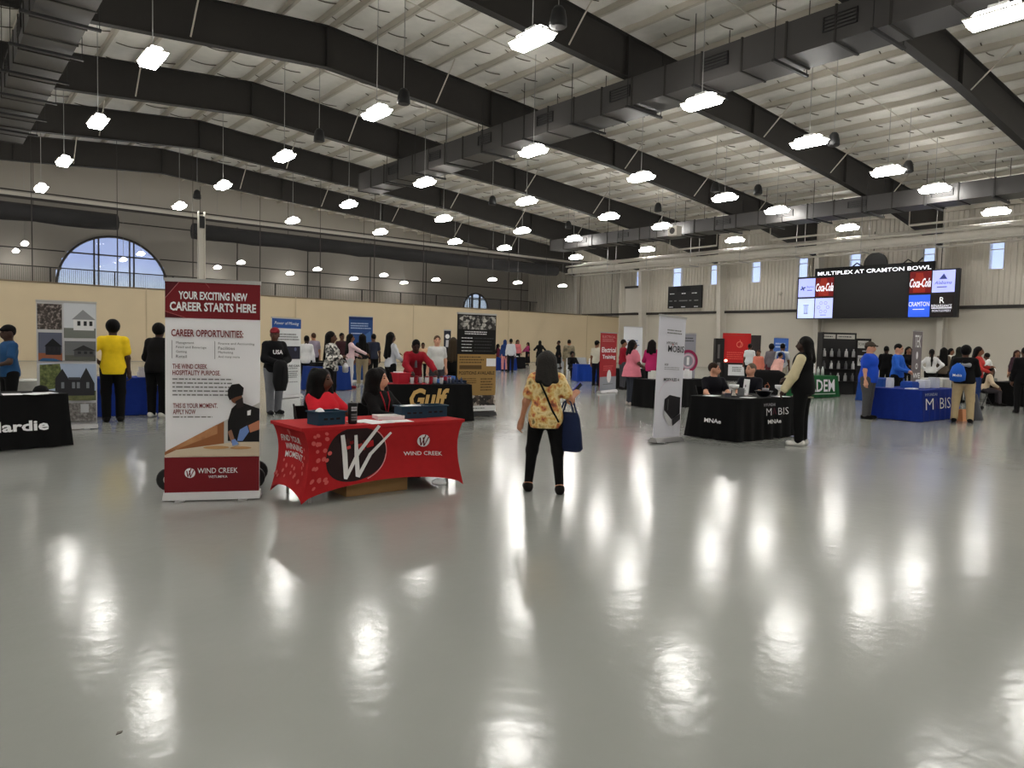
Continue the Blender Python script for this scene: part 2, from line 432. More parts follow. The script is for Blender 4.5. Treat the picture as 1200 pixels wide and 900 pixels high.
# pipes, spiral duct and cable along the side wall
o = thing('pipe_bundle', 'bundle of pale horizontal pipes hanging in front of the side wall windows', 'pipe', (44.0, 18, 0))
MB().tube([(0, -30, 7.98), (0, 28.5, 7.98)], .26, 12).build('spiral_duct', M_pipe, o, True)
rg = MB().tube([(0, -.03, 7.98), (0, .03, 7.98)], .285, 12).mesh('duct_collar'); rg.materials.append(M_pipe)
for k in range(19): link('duct_collar', rg, None, o, loc=(0, -28+3*k, 0))
for (dx, z, r) in ((-.45, 8.32, .07), (-.5, 7.72, .05), (.4, 8.45, .09), (.5, 7.6, .06), (1.6, 8.75, .08)):
    MB().tube([(dx, -30, z), (dx, 28.5, z)], r, 8).build('pipe', M_pipe, o, True)
for k in range(14):
    y = -26+4.13*k
    MB().box(-.55, y-.03, 7.52, .55, y+.03, 7.57).tube([(-.5, y, 7.55), (-.5, y, 10.2)], .02, 5).tube([(.5, y, 7.55), (.5, y, 10.2)], .02, 5).build('trapeze_hanger', M_metal, o)
for i, (ya, yb) in enumerate(((12.2, 17.6), (21.5, 26.0), (30.0, 34.0))):
    q = thing('branch_pipe', ['pale pipe frame above the right end of the video screen', 'pale pipe frame above the left end of the video screen', 'pale pipe frame hanging above the black scoreboard'][i], 'pipe', (42.0, (ya+yb)/2, 0))
    L = (yb-ya)/2
    MB().tube([(0, -L, 8.55), (0, L, 8.55)], .06, 8).build('run', M_pipe, q, True)
    for s in (-1, 1): MB().tube([(0, s*L, 8.55), (0, s*L, 9.9)], .035, 6).build('drop', M_pipe, q, True)

# ------------------------------------------------------------------ lamps
LX = [5.24, 12.36, 19.51, 26.12, 32.7, 37.68, 45.9]; LY0, LS, LZ = 14.714, 8.259, 9.34
lens_m = MB().frus(0, 0, -.02, 1.16, .40, .13, 1.28, .52).mesh('diffuser')
M_lamp = mat('lamp_diffuser', (1.0, 0.93, 0.78), .5, emit=LAMP); lens_m.materials.append(M_lamp)
M_lamp.node_tree.nodes['Principled BSDF'].inputs['Emission Color'].default_value = (1.0, .97, .92, 1)
hou_m = MB().frus(0, 0, .13, 1.34, .58, .17, 1.34, .58).mesh('rim'); hou_m.materials.append(M_pipe)
upl_m = MB().frus(0, 0, .17, 1.1, .40, .30, .9, .26).mesh('upper_diffuser'); upl_m.materials.append(mat('lamp_upper', (1.0, .97, .92), .5, emit=LAMP*.55))
bal_m = MB().box(-.2, -.09, .30, .2, .09, .40).mesh('ballast_box'); bal_m.materials.append(M_metal)
ORD = ['first', 'second', 'third', 'fourth', 'fifth', 'sixth', 'seventh', 'eighth', 'ninth', 'tenth']
def lamp(x, y, z, label, group):
    o = thing('high_bay_lamp', label, 'lamp', (x, y, z), pi/2, group)
    link('diffuser', lens_m, None, o); link('rim', hou_m, None, o); link('upper_diffuser', upl_m, None, o); link('ballast_box', bal_m, None, o)
    for s in (-.35, .35):
        pass
    MB().tube([(0, 0, .25), (0, 0, ztop(x)+.30-z)], .014, 5).build('suspension_rod', M_metal, o)
    if z < 8:
        for c in o.children:
            if not c.name.startswith('suspension'): c.scale = (.66, .66, .66)
    return o
for i, x in enumerate(LX):
    ks = [k for k in range(-3, 5)]
    vis = {0: [1,2,3,4], 2: [-1,0,1,2,3,4]}.get(i, [0,1,2,3,4])
    for k in ks:
        if k in vis:
            lab = 'glowing high-bay lamp, %s from the front of the %s hanging row from the left' % (ORD[vis.index(k)], ORD[i])
        else:
            lab = 'glowing high-bay lamp of the %s row behind the viewer, %s bay back' % (ORD[i], ORD[-k+(1 if i == 0 else 0)] if k <= 0 else ORD[k])
        lamp(x, LY0+LS*k, LZ, lab, 'high-bay lamps under the roof')
for i in range(3):
    x = 5.24-7.1*(i+1)
    for k in range(-3, 5):
        lamp(x, LY0+LS*k, LZ, 'glowing high-bay lamp off to the left, %s outer row, %s bay' % (ORD[i], ORD[k+3]), 'high-bay lamps under the roof')
for i, x in enumerate((5.0, 11.45, 18.05, 23.9, 29.7, 34.8)):
    for j, y in enumerate((53.6, 59.0)):
        lamp(x, y, 6.87, 'small glowing lamp seen through the curtain mesh, %s from the left in the %s row' % (ORD[i], ('nearer', 'farther')[j]), 'lamps beyond the curtain')
for i, (x, y) in enumerate(((37.9, 49.6), (41.2, 50.2), (45.9, 49.4))): lamp(x, y, 6.9, 'small glowing lamp at the right end beyond the curtain mesh, %s of three' % ORD[i], 'lamps beyond the curtain')
# pendant loudspeakers
spm = MB().lathe([(.02, .52), (.10, .5), (.17, .40), (.21, .2), (.22, .03), (.19, 0)], n=14).mesh('cabinet'); spm.materials.append(M_black)
for i, (px, py, lab) in enumerate([(473, 122, 'left of the ridge beam under the second bay'), (654, 32, 'beside the nearest glowing lamp at the top'), (977, 171, 'just right of the fourth-row lamp near the long duct'),
        (1064, 202, 'above the video screen, right of a lamp'), (888, 228, 'above the scoreboard wall, left of a lamp'), (771, 248, 'over the middle of the hall toward the side wall'), (666, 268, 'small and far, right of the long duct end'),
        (231, 233, 'against the far wall left of the white post'), (374, 166, 'hanging on the left under the third beam'), (838, 225, 'under the long dark beam in the middle right'), (577, 240, 'small and far over the centre of the hall')]):
    P = at(px, py, 9.45)
    o = thing('pendant_loudspeaker', 'dark dome-shaped hanging loudspeaker ' + lab, 'loudspeaker', (P.x, P.y, 9.45), group='pendant loudspeakers')
    link('cabinet', spm, None, o, True); MB().tube([(0, 0, .5), (0, 0, ztop(P.x)+.30-9.45)], .012, 5).build('cable', M_metal, o)
    MB().lathe([(.185, -.005), (.185, .004)], n=14).build('grille', M_trim, o)

# ------------------------------------------------------------------ people: smooth implicit surfaces, meshed with surface nets
def surfnet(d, lo, vs):
    nx, ny, nz = d.shape; ins = d < 0
    s = np.zeros((nx-1, ny-1, nz-1), np.int8)
    offs = [(a, b, c) for a in (0, 1) for b in (0, 1) for c in (0, 1)]
    sl = lambda A, o: A[o[0]:nx-1+o[0], o[1]:ny-1+o[1], o[2]:nz-1+o[2]]
    for o in offs: s += sl(ins, o)
    act = (s > 0) & (s < 8); I, J, K = np.nonzero(act); n = len(I)
    idx = -np.ones(act.shape, np.int64); idx[act] = np.arange(n)
    acc = np.zeros((n, 3)); cnt = np.zeros(n)
    base = np.stack([I, J, K], 1)
    for o in offs:
        for ax in range(3):
            if o[ax]: continue
            q = list(o); q[ax] = 1
            d0 = d[I+o[0], J+o[1], K+o[2]]; d1 = d[I+q[0], J+q[1], K+q[2]]
            m = (d0 < 0) != (d1 < 0)
            t = np.where(m, d0/np.where(m, d0-d1, 1), 0)
            p = np.tile(np.array(o, float), (n, 1)); p[:, ax] += t
            acc[m] += p[m]; cnt[m] += 1
    V = (base + acc/np.maximum(cnt, 1)[:, None])*vs + np.array(lo)
    F = []
    for ax in range(3):
        a1, a2 = [a for a in range(3) if a != ax]
        sh = [nx, ny, nz]
        A = np.moveaxis(ins, (ax, a1, a2), (0, 1, 2)); ID = np.moveaxis(idx, (ax, a1, a2), (0, 1, 2))
        e = A[:-1, 1:-1, 1:-1] != A[1:, 1:-1, 1:-1]
        i, j, k = np.nonzero(e); j = j+1; k = k+1
        q = np.stack([ID[i, j-1, k-1], ID[i, j, k-1], ID[i, j, k], ID[i, j-1, k]], 1)
        fl = A[i, j, k]
        if ax == 1: fl = ~fl
        q[~fl] = q[~fl][:, ::-1]
        F.append(q)
    return V, np.concatenate(F)
def cap(a, b, ra, rb=None): return ('c', np.array(a, float), np.array(b, float), ra, ra if rb is None else rb)
def ell(c, r, M=None): return ('e', np.array(c, float), np.array(r, float), None if M is None else np.array(M, float))
def sdf_eval(P, prims, k, infl=0.0):
    d = None
    for p in prims:
        if p[0] == 'c':
            ab = p[2]-p[1]; pa = P-p[1]
            t = np.clip(pa@ab/max(ab@ab, 1e-9), 0, 1)
            q = np.linalg.norm(pa-t[..., None]*ab, axis=-1)-(p[3]+(p[4]-p[3])*t)
        else:
            pa = P-p[1]
            if p[3] is not None: pa = pa@p[3]
            r = p[2]; k0 = np.linalg.norm(pa/r, axis=-1); k1 = np.linalg.norm(pa/(r*r), axis=-1)
            q = k0*(k0-1)/np.maximum(k1, 1e-6)
        if d is None: d = q
        else:
            h = np.maximum(k-np.abs(d-q), 0)/k; d = np.minimum(d, q)-h*h*k*.25
    return d-infl
def bounds(prims, pad):
    lo = np.full(3, 9.); hi = -lo
    for p in prims:
        if p[0] == 'c':
            for c, r in ((p[1], p[3]), (p[2], p[4])): lo = np.minimum(lo, c-r); hi = np.maximum(hi, c+r)
        else:
            r = p[2] if p[3] is None else np.full(3, p[2].max()); lo = np.minimum(lo, p[1]-r); hi = np.maximum(hi, p[1]+r)
    return lo-pad, hi+pad
def implicit(prims, vs, k=.04, infl=0., cuts=(), minus=()):
    lo, hi = bounds(prims, infl+2.2*vs)
    ax = [np.arange(lo[i], hi[i]+vs, vs) for i in range(3)]
    P = np.stack(np.meshgrid(*ax, indexing='ij'), -1)
    d = sdf_eval(P, prims, k, infl)
    for pt, nrm in cuts: d = np.maximum(d, (P-np.array(pt))@np.array(nrm))
    for m in minus: d = np.maximum(d, -sdf_eval(P, [m], .01))
    if not (d < 0).any(): return np.zeros((0, 3)), np.zeros((0, 4), int)
    return surfnet(d, lo, vs)
def np_mesh(name, V, F, m, tris=None):
    me = bpy.data.meshes.new(name)
    if tris: V = np.concatenate([V, np.array(tris.v)]) if len(tris.v) else V
    nv = len(V); me.vertices.add(nv); me.vertices.foreach_set('co', V.astype(np.float32).ravel())
    loops = F.ravel().tolist(); starts = list(range(0, 4*len(F), 4)); 
    if tris and tris.f:
        off = nv-len(tris.v)
        for f in tris.f: starts.append(len(loops)); loops += [i+off for i in f]
    me.loops.add(len(loops)); me.loops.foreach_set('vertex_index', loops)
    me.polygons.add(len(starts)); me.polygons.foreach_set('loop_start', starts)
    me.update(calc_edges=True); me.validate()
    me.polygons.foreach_set('use_smooth', [True]*len(me.polygons))
    if m: me.materials.append(m)
    return me
def rotm(yaw=0, pitch=0):
    cy, sy, cp, sp = cos(yaw), sin(yaw), cos(pitch), sin(pitch)
    return np.array([[cy, -sy, 0], [sy, cy, 0], [0, 0, 1.]]) @ np.array([[1., 0, 0], [0, cp, -sp], [0, sp, cp]])
def ik(S, W, la, lb, pole):
    S = np.array(S, float); W = np.array(W, float); d = W-S; L = np.linalg.norm(d)
    if L > (la+lb)*.995: W = S+d/L*(la+lb)*.995; d = W-S; L = np.linalg.norm(d)
    x = (la*la-lb*lb+L*L)/(2*L); hh = math.sqrt(max(la*la-x*x, 0)); u = d/L
    p = np.array(pole, float); p = p-(p@u)*u; p /= np.linalg.norm(p)
    return S+u*x+p*hh, W
SKIN = {'dark': (88, 58, 44), 'deep': (62, 42, 34), 'brown': (128, 88, 66), 'light': (205, 152, 126), 'tan': (176, 124, 96)}
ARMS = {  # wrist targets (outwards, forward, up) for a 1.7 m figure and elbow pole (outwards, forward, up)
 'down': ((.24, .02, .80), (.5, -1, 0)), 'front': ((.07, .26, 1.02), (1, -.6, -.4)), 'desk': ((.12, .36, 1.0), (1, -.2, -.6)),
 'hip': ((.19, .04, .98), (1, -.5, 0)), 'phone': ((.16, .26, 1.14), (.6, -.2, -1)), 'up': ((.22, .22, 1.25), (.8, 0, -1)),
 'back': ((.10, -.16, .95), (1, -.6, 0)), 'cross': ((-.10, .22, 1.12), (1, -.1, -.6)), 'reach': ((.16, .52, 1.05), (.6, 0, -1)), 'chin': ((.04, .2, 1.3), (.5, .3, -1))}
def person(label, loc, face=180, h=1.7, b=1.0, skin='dark', top=((30, 30, 34), 'long'), bottom=('pants', (25, 25, 28)), shoes=(30, 28, 28),
           hair=('short', (18, 15, 14)), arms=('down', 'down'), lean=0.0, sit=False, head=(0, 0), spread=.0, vs=.02, female=False, belly=0.0, loose=0.0, group=None, hat=None, name='person', step=0.0, sleeve=None):
    s = h/1.7; loc = Vector(loc)
    v = Vector((-loc.x, -loc.y)); th = math.atan2(v.y, v.x)
    rz = th+pi/2+R(face)
    S3 = lambda *a: np.array(a, float)*s
    hipz = .50/s if sit else .90
    ln = R(lean); u = np.array([0, -sin(ln), cos(ln)]); fwd = np.array([0, -cos(ln), -sin(ln)])
    P0 = S3(0, .0, hipz)
    T = lambda x, y, z: P0+s*(np.array([x, 0, 0])+u*z+fwd*y)      # torso frame: x, forward, up
    Mt = np.stack([np.array([1., 0, 0]), -fwd, u], 1)
    sw = (.132 if female else .152)*(.75+.25*b)
    tb = [ell(T(0, 0, .01), S3(.155*b, .115*b, .13), Mt), ell(T(0, .01, .19), S3((.118 if female else .135)*b, .10*b, .16), Mt),
          ell(T(0, .012, .36), S3(.150*b, .112*b, .17), Mt), cap(T(-sw, 0, .452), T(sw, 0, .452), .052*s), cap(T(0, -.01, .47), T(0, -.01, .53), .075*s, .05*s)]
    if belly: tb.append(ell(T(0, .05+belly*.4, .13), S3(.13*b, .10+belly, .15), Mt))
    if female: tb += [ell(T(sx*.075, .085, .345), S3(.068, .065, .07), Mt) for sx in (-1, 1)]
    nb = T(0, 0, .50); hy, hp = R(head[0]), R(head[1]); hm = rotm(hy, 0) @ rotm(0, hp+ln*.35)
    hc = nb+s*(u*.05+np.array([0, -.015-.02*(ln > .2), .115]))
    HT = lambda x, y, z: hc+hm@(s*np.array([x, -y, z]))
    hd = [cap(nb-u*.03*s, hc-hm@S3(0, -.012, .05), .052*s, .047*s), ell(HT(0, -.008, .02), S3(.074, .094, .10), hm), ell(HT(0, .012, -.045), S3(.058, .072, .075), hm),
          cap(HT(0, .086, .005), HT(0, .112, -.03), .010*s, .017*s), ell(HT(.076, -.01, -.008), S3(.012, .024, .032), hm), ell(HT(-.076, -.01, -.008), S3(.012, .024, .032), hm),
          ell(HT(0, .078, -.068), S3(.026, .014, .012), hm)]
    legs = []; feet = []; trou = []
    for sx in (-1, 1):
        hj = P0+S3(sx*.088*b, 0, -.02)
        if sit:
            kn = hj+S3(sx*(.05+spread), -.40, .0); an = np.array([kn[0], kn[1]-.02, .09]); 
        else:
            an = S3(sx*(.10+spread), sx*step, .085); kn = (hj+an)/2+S3(sx*.01, -.02, .02)
        legs += [cap(hj, kn, .088*b*s, .058*s), cap(kn, an, .058*s, .036*s)]
        trou += [cap(hj, kn, .092*b*s, .066*s), cap(kn, an, .066*s, .054*s)]
        toe = an+np.array([sx*.03*s, -.15*s, -.05*s]); heel = an+np.array([0, .05*s, -.045*s])
        feet.append([cap(heel, toe, .038*s, .034*s), cap(an, heel*.4+an*.6, .042*s, .045*s)])
    ag = []; sl = []; fingers = MB(); hands = []
    for sx, nm in zip((-1, 1), arms):
        (ox, fy, zz), pole = ARMS[nm] if isinstance(nm, str) else nm
        dz = (.50-.90*s) if sit else 0
        Wt = np.array([sx*ox*s, -fy*s, zz*s+dz]); Sh = T(sx*(sw+.012), 0, .448)
        E, Wr = ik(Sh, Wt, .285*s, .25*s, (sx*pole[0], -pole[1], pole[2]))
        ag += [cap(Sh, E, .05*s, .039*s), cap(E, Wr, .038*s, .026*s)]
        d = (Wr-E)/np.linalg.norm(Wr-E); lat = np.cross(d, (0, 0, 1.)) if abs(d[2]) < .9 else np.array([0, 1., 0])
        lat = lat/np.linalg.norm(lat); nrm = np.cross(lat, d)
        if nrm[2] > 0 and abs(d[2]) < .9: nrm = -nrm
        if abs(d[2]) >= .9: nrm = np.array([-sx, 0., 0])
        pc = Wr+d*.05*s
        ag += [cap(Wr, Wr+d*.075*s, .025*s, .030*s), cap(pc-lat*.022*s, pc+d*.03*s+lat*.022*s, .018*s)]
        for q, L in zip((-1.5, -.5, .5, 1.5), (.062, .075, .070, .055)):
            a0 = pc+d*.035*s+lat*q*.017*s; a1 = a0+(d*.85+nrm*.35)*L*.6*s; a2 = a1+(d*.45+nrm*.85)*L*.55*s
            fingers.tube([a0, a1, a2], [.0095*s, .0088*s, .006*s], 5)
        sgn = -sx if abs(d[2]) >= .9 else (1 if np.dot(lat, (-sx, 0, 0)) > 0 else -1)
        a0 = Wr+d*.03*s+lat*sgn*.022*s; a1 = a0+(d*.6+lat*sgn*.65+nrm*.2)*.042*s; a2 = a1+(d*.95+nrm*.25)*.03*s
        fingers.tube([a0, a1, a2], [.012*s, .0105*s, .007*s], 5)
        hands.append(pc+d*.05*s)
        f = {'none': .05, 'short': .62, 'long': 2}[top[1]]
        if f < 1: sl += [cap(Sh, Sh+(E-Sh)*f, .05*s, .05*s)]
        else: sl += [cap(Sh, E, .05*s, .045*s), cap(E, Wr-d*.01, .044*s, .034*s)]
    body = tb+hd+legs+[q for f in feet for q in f]+ag
    V, F = implicit(body, vs, k=.045)
    sm = mat('skin_'+skin, srgb(*SKIN[skin]), .55, spec=.35, noise=.05, nscale=10)
    o = link(name, np_mesh(name, V, F, sm, fingers), None, None, loc=(loc.x, loc.y, loc.z), rot=(0, 0, rz))
    tag(o, label, 'person', group)
    gm = lambda c: c if not isinstance(c, tuple) else cloth(*c)
    def part(nm, prims, m, k=.04, infl=.012, cuts=(), minus=(), vv=None):
        V, F = implicit(prims, vv or vs, k, infl, cuts, minus)
        if len(F): return link(nm, np_mesh(nm, V, F, m), None, o)
    hem = top[2] if len(top) > 2 else -.06
    tcut = [(T(0, 0, hem), -u), (T(0, 0, .545), u)]
    shirt = [q for q in tb]+[ell(T(0, .0, -.02), S3(.158*b, .122*b, .30), Mt)]
    if hem < -.12 and not sit: shirt += [cap(T(0, 0, 0), T(0, 0, hem+.02), (.16*b)*s, (.17*b+.02)*s)]
    nk = cap(nb+u*.0, nb+u*.1*s+np.array([0, -.02*s, 0]), .062*s)
    part('top', shirt+(sl if sleeve is None else []), gm(top[0]), infl=.013+loose, cuts=tcut, minus=[nk])
    if sleeve is not None:
        for q in (sl[:2], sl[2:]): part('sleeve', q, gm(sleeve), infl=.014+loose*.9)
    if bottom[0] == 'pants': part('trousers', [tb[0], tb[1]]+trou, gm(bottom[1]), infl=.008+loose*.5, cuts=[(T(0, 0, .1), u)], k=.035)
    elif bottom[0] == 'slim': part('leggings', [tb[0], tb[1]]+legs, gm(bottom[1]), infl=.012, cuts=[(T(0, 0, .1), u)], k=.035)
    elif bottom[0] == 'shorts':
        part('shorts', [tb[0], tb[1]]+trou[0::2], gm(bottom[1]), infl=.018, cuts=[(T(0, 0, .1), u)])
    elif bottom[0] in ('skirt', 'dress'):
        zb = bottom[2] if len(bottom) > 2 else .15
        if sit: part('skirt', [tb[0]]+trou, gm(bottom[1]), infl=.02, cuts=[(T(0, 0, .1), u)], k=.12)
        else: part('skirt', [tb[0], tb[1], cap(S3(0, 0, .9), S3(0, 0, zb+.12), .13*b*s, .19*b*s)], gm(bottom[1]), infl=.012, cuts=[(T(0, 0, .12), u), ((0, 0, zb*s), (0, 0, -1.))], k=.1)
    for f in feet: part('shoe', f, gm(shoes), infl=.008, cuts=[((0, 0, 0), (0, 0, -1.)), ((0, 0, f[1][1][2]+.045*s), (0, 0, 1.))], vv=min(vs, .016))
    # hair and headwear
    kind, hcol = hair[0], hair[1]
    hmat = mat('hair_%d_%d_%d' % hcol, srgb(*[int(c*.7) for c in hcol]), .6, spec=.12, noise=.25, nscale=30, bump=.6, bscale=90)
    hv = min(vs, .016)
    capp = [ell(HT(0, -.022, .032), S3(.084, .098, .10), hm)]
    face_cut = ell(HT(0, .115, -.045), S3(.07, .085, .115), hm); low = (HT(0, 0, -.05), -(hm@np.array([0, .35, 1.])))
    if kind == 'short': part('hair', capp, hmat, infl=.002, minus=[face_cut], cuts=[low], vv=hv)
    elif kind == 'afro': part('hair', [ell(HT(0, -.03, .035), S3(.11, .115, .12), hm)], hmat, infl=0, minus=[face_cut], vv=hv)
    elif kind == 'bun': part('hair', capp+[ell(HT(0, -.13, .04), S3(.05, .05, .05), hm)], hmat, infl=.003, minus=[face_cut], cuts=[low], vv=hv)
    elif kind == 'pony': part('hair', capp+[cap(HT(0, -.11, .04), T(0, -.17, .40), .04*s, .03*s), cap(T(0, -.17, .40), T(0, -.16, .2), .03*s, .018*s)], hmat, infl=.003, minus=[face_cut], vv=hv)
    elif kind in ('long', 'shoulder', 'curly'):
        zl = {'long': .18, 'shoulder': .42, 'curly': .36}[kind]; wdt = {'long': .05, 'shoulder': .05, 'curly': .075}[kind]
        hp_ = capp+[cap(HT(0, -.06, .0), T(0, -.12, zl), (wdt+.03)*s, wdt*s)]
        for sx in (-1, 1): hp_ += [cap(HT(sx*.062, -.045, .02), T(sx*.10, -.10, zl+.03), wdt*s, (wdt-.012)*s)]
        if kind == 'curly':
            rc = random.Random(len(label))
            for _ in range(46):
                t = rc.uniform(0, 6.28); zz = rc.uniform(-.02, 1); rr = .085+.045*zz
                if zz < .55 and abs(math.atan2(sin(t), cos(t))-(-pi/2)) < .9: continue
                hp_.append(ell(HT(rr*cos(t)*1.05, -.03-abs(0)+(-rr*sin(t)*.9 if sin(t) > 0 else -rr*sin(t)*.35), .10-.30*zz), S3(.03, .03, .034)))
        if kind == 'curly':
            for sx in (-1, 1): hp_ += [cap(HT(sx*.08, -.02, .0), T(sx*.125, .03, .40), .05*s, .05*s)]
        part('hair', hp_, hmat, infl=.003, k=.05, minus=[face_cut], vv=hv)
    elif kind == 'hijab':
        part('head_scarf', [ell(HT(0, -.015, .01), S3(.095, .105, .125), hm), cap(nb-u*.02, nb+u*.06, .09*s), ell(T(0, -.01, .43), S3(.17, .13, .12), Mt)], gm(hcol), infl=.004, k=.06, minus=[ell(HT(0, .10, -.03), S3(.055, .06, .085), hm)], vv=hv)
    if hat:
        part('cap', [ell(HT(0, -.012, .055), S3(.09, .105, .085), hm), cap(HT(-.03, .09, .05), HT(.03, .09, .05), .02*s), cap(HT(-.025, .14, .04), HT(.025, .14, .04), .016*s)], gm(hat), infl=.003, k=.03, cuts=[(HT(0, 0, .025), -(hm@np.array([0, 0, 1.])))], vv=hv)
    # eyes and mouth
    for sx in (-1, 1):
        c = HT(sx*.031, .082, .012); MB().lathe([(.002*s, -.008*s), (.011*s, -.005*s), (.0125*s, 0), (.011*s, .005*s), (.002*s, .008*s)], c=tuple(c), n=8).build('eye', ink(28, 20, 18, .2), o)
    mo = HT(0, .099, -.068); e1 = HT(-.024, .088, -.064); e2 = HT(.024, .088, -.064)
    for sx in (-1, 1): MB().tube([HT(sx*.018, .092, .034), HT(sx*.034, .088, .040), HT(sx*.048, .076, .033)], .0045*s, 5).build('eyebrow', mat('hair_%d_%d_%d' % hcol, srgb(*hcol), .5), o)
    MB().tube([e1, mo, e2], [.003*s, .007*s, .003*s], 6).build('mouth', ink(120, 52, 48) if skin in ('light', 'tan') else ink(86, 40, 40), o)
    HANDS[o.name] = [o.matrix_basis @ Vector(hh) for hh in hands]
    FRAME[o.name] = (lambda x, y, z: o.matrix_basis @ Vector(T(x, y, z)))
    return o
HANDS = {}; FRAME = {}
def stand(px, yf, yt, hmin=1.55, hmax=1.86, want=None):
    """ground place and height of a standing person from foot point and head top"""
    P = at(px, yf); d = depth_of(P); h = (yf-yt)*d/FPX
    hh = want or min(max(h, hmin), hmax)
    k = hh/h
    return Vector((P.x*k, P.y*k, 0)), hh

# ------------------------------------------------------------------ flat print: lettering and shapes in a local x/z plane (front = -y)
def text2d(s, bold=0.0, shear=0.0):
    cu = bpy.data.curves.new('txt', 'FONT'); cu.body = s; cu.resolution_u = 2; cu.offset = bold; cu.shear = shear; cu.fill_mode = 'BOTH'
    o = bpy.data.objects.new('txt', cu); me = bpy.data.meshes.new_from_object(o)
    V = [(v.co.x, v.co.y) for v in me.vertices]; F = [tuple(p.vertices) for p in me.polygons]
    bpy.data.objects.remove(o); bpy.data.meshes.remove(me); bpy.data.curves.remove(cu)
    x0 = min(v[0] for v in V); x1 = max(v[0] for v in V); y0 = min(v[1] for v in V); y1 = max(v[1] for v in V)
    return [((a-x0)/(x1-x0), (b-y0)/max(y1-y0, 1e-6)) for a, b in V], F
class Sheet:
    """a printable face: fn maps (x from left, z from bottom, lift) in metres to local coordinates"""
    def __init__(s, parent, W, H, fn=None):
        s.p = parent; s.W = W; s.H = H; s.n = 0
        s.fn = fn or (lambda x, z, l: (x-W/2, -l, z))
    def put(s, name, V2, F, m, lift=None):
        s.n += 1; l = lift if lift is not None else .003+.0012*s.n
        me = bpy.data.meshes.new(name); me.from_pydata([s.fn(x, z, l) for x, z in V2], [], F); me.update()
        return link(name, me, m, s.p)
    def rect(s, u0, u1, v0, v1, m, name='print_block'):
        X0, X1, Z0, Z1 = u0*s.W, u1*s.W, (1-v1)*s.H, (1-v0)*s.H; nx, nz = 8, 8; V = []; F = []
        for i in range(nx+1):
            for j in range(nz+1): V.append((X0+(X1-X0)*i/nx, Z0+(Z1-Z0)*j/nz))
        for i in range(nx):
            for j in range(nz): a = i*(nz+1)+j; F.append((a, a+nz+1, a+nz+2, a+1))
        return s.put(name, V, F, m)
    def poly(s, pts, m, name='print_shape'):
        return s.put(name, [(u*s.W, (1-v)*s.H) for u, v in pts], [tuple(range(len(pts)))], m)
    def disc(s, u, v, r, m, name='emblem', ry=None, n=28):
        return s.put(name, [(u*s.W+r*cos(2*pi*k/n), (1-v)*s.H+(ry or r)*sin(2*pi*k/n)) for k in range(n)], [tuple(range(n))], m)
    def ring(s, u, v, r, t, m, name='emblem', n=28, a0=0, a1=2*pi):
        V = []; F = []
        for k in range(n+1):
            a = a0+(a1-a0)*k/n
            for q in (r, r-t): V.append((u*s.W+q*cos(a), (1-v)*s.H+q*sin(a)))
        for k in range(n): F.append((2*k, 2*k+2, 2*k+3, 2*k+1))
        return s.put(name, V, F, m)
    def stroke(s, pts, w, m, name='emblem'):
        V = []; F = []; P = [Vector((u*s.W, (1-v)*s.H)) for u, v in pts]
        ww = w if isinstance(w, (list, tuple)) else [w]*len(P)
        for i, p in enumerate(P):
            d = (P[min(i+1, len(P)-1)]-P[max(i-1, 0)]).normalized(); nn = Vector((-d.y, d.x))
            V += [tuple(p+nn*ww[i]/2), tuple(p-nn*ww[i]/2)]
        for i in range(len(P)-1): F.append((2*i, 2*i+1, 2*i+3, 2*i+2))
        return s.put(name, V, F, m)
    def txt(s, t, u0, u1, v0, v1, m, bold=0.0, shear=0.0, name='lettering'):
        V, F = text2d(t, bold, shear)
        return s.put(name, [((u0+(u1-u0)*a)*s.W, (1-v1+(v1-v0)*b)*s.H) for a, b in V], F, m)
    def small(s, u0, u1, v0, v1, lines, m, seed=1, name='small_print', fill=.45):
        """lines of print too small to read: rows of short dashes of word length"""
        rnd = random.Random(seed); V = []; F = []
        for q in range(lines):
            zc = (1-(v0+(v1-v0)*(q+.5)/lines))*s.H; hh = (v1-v0)/lines*s.H*fill*.5; x = u0*s.W; end = (u0+(u1-u0)*rnd.uniform(.8, 1))*s.W
            while x < end:
                wd = min(rnd.uniform(.02, .07)*s.W, end-x); a = len(V)
                V += [(x, zc-hh), (x+wd, zc-hh), (x+wd, zc+hh), (x, zc+hh)]; F.append((a, a+1, a+2, a+3)); x += wd+.012*s.W
        return tag(s.put(name, V, F, m), kind='stuff')

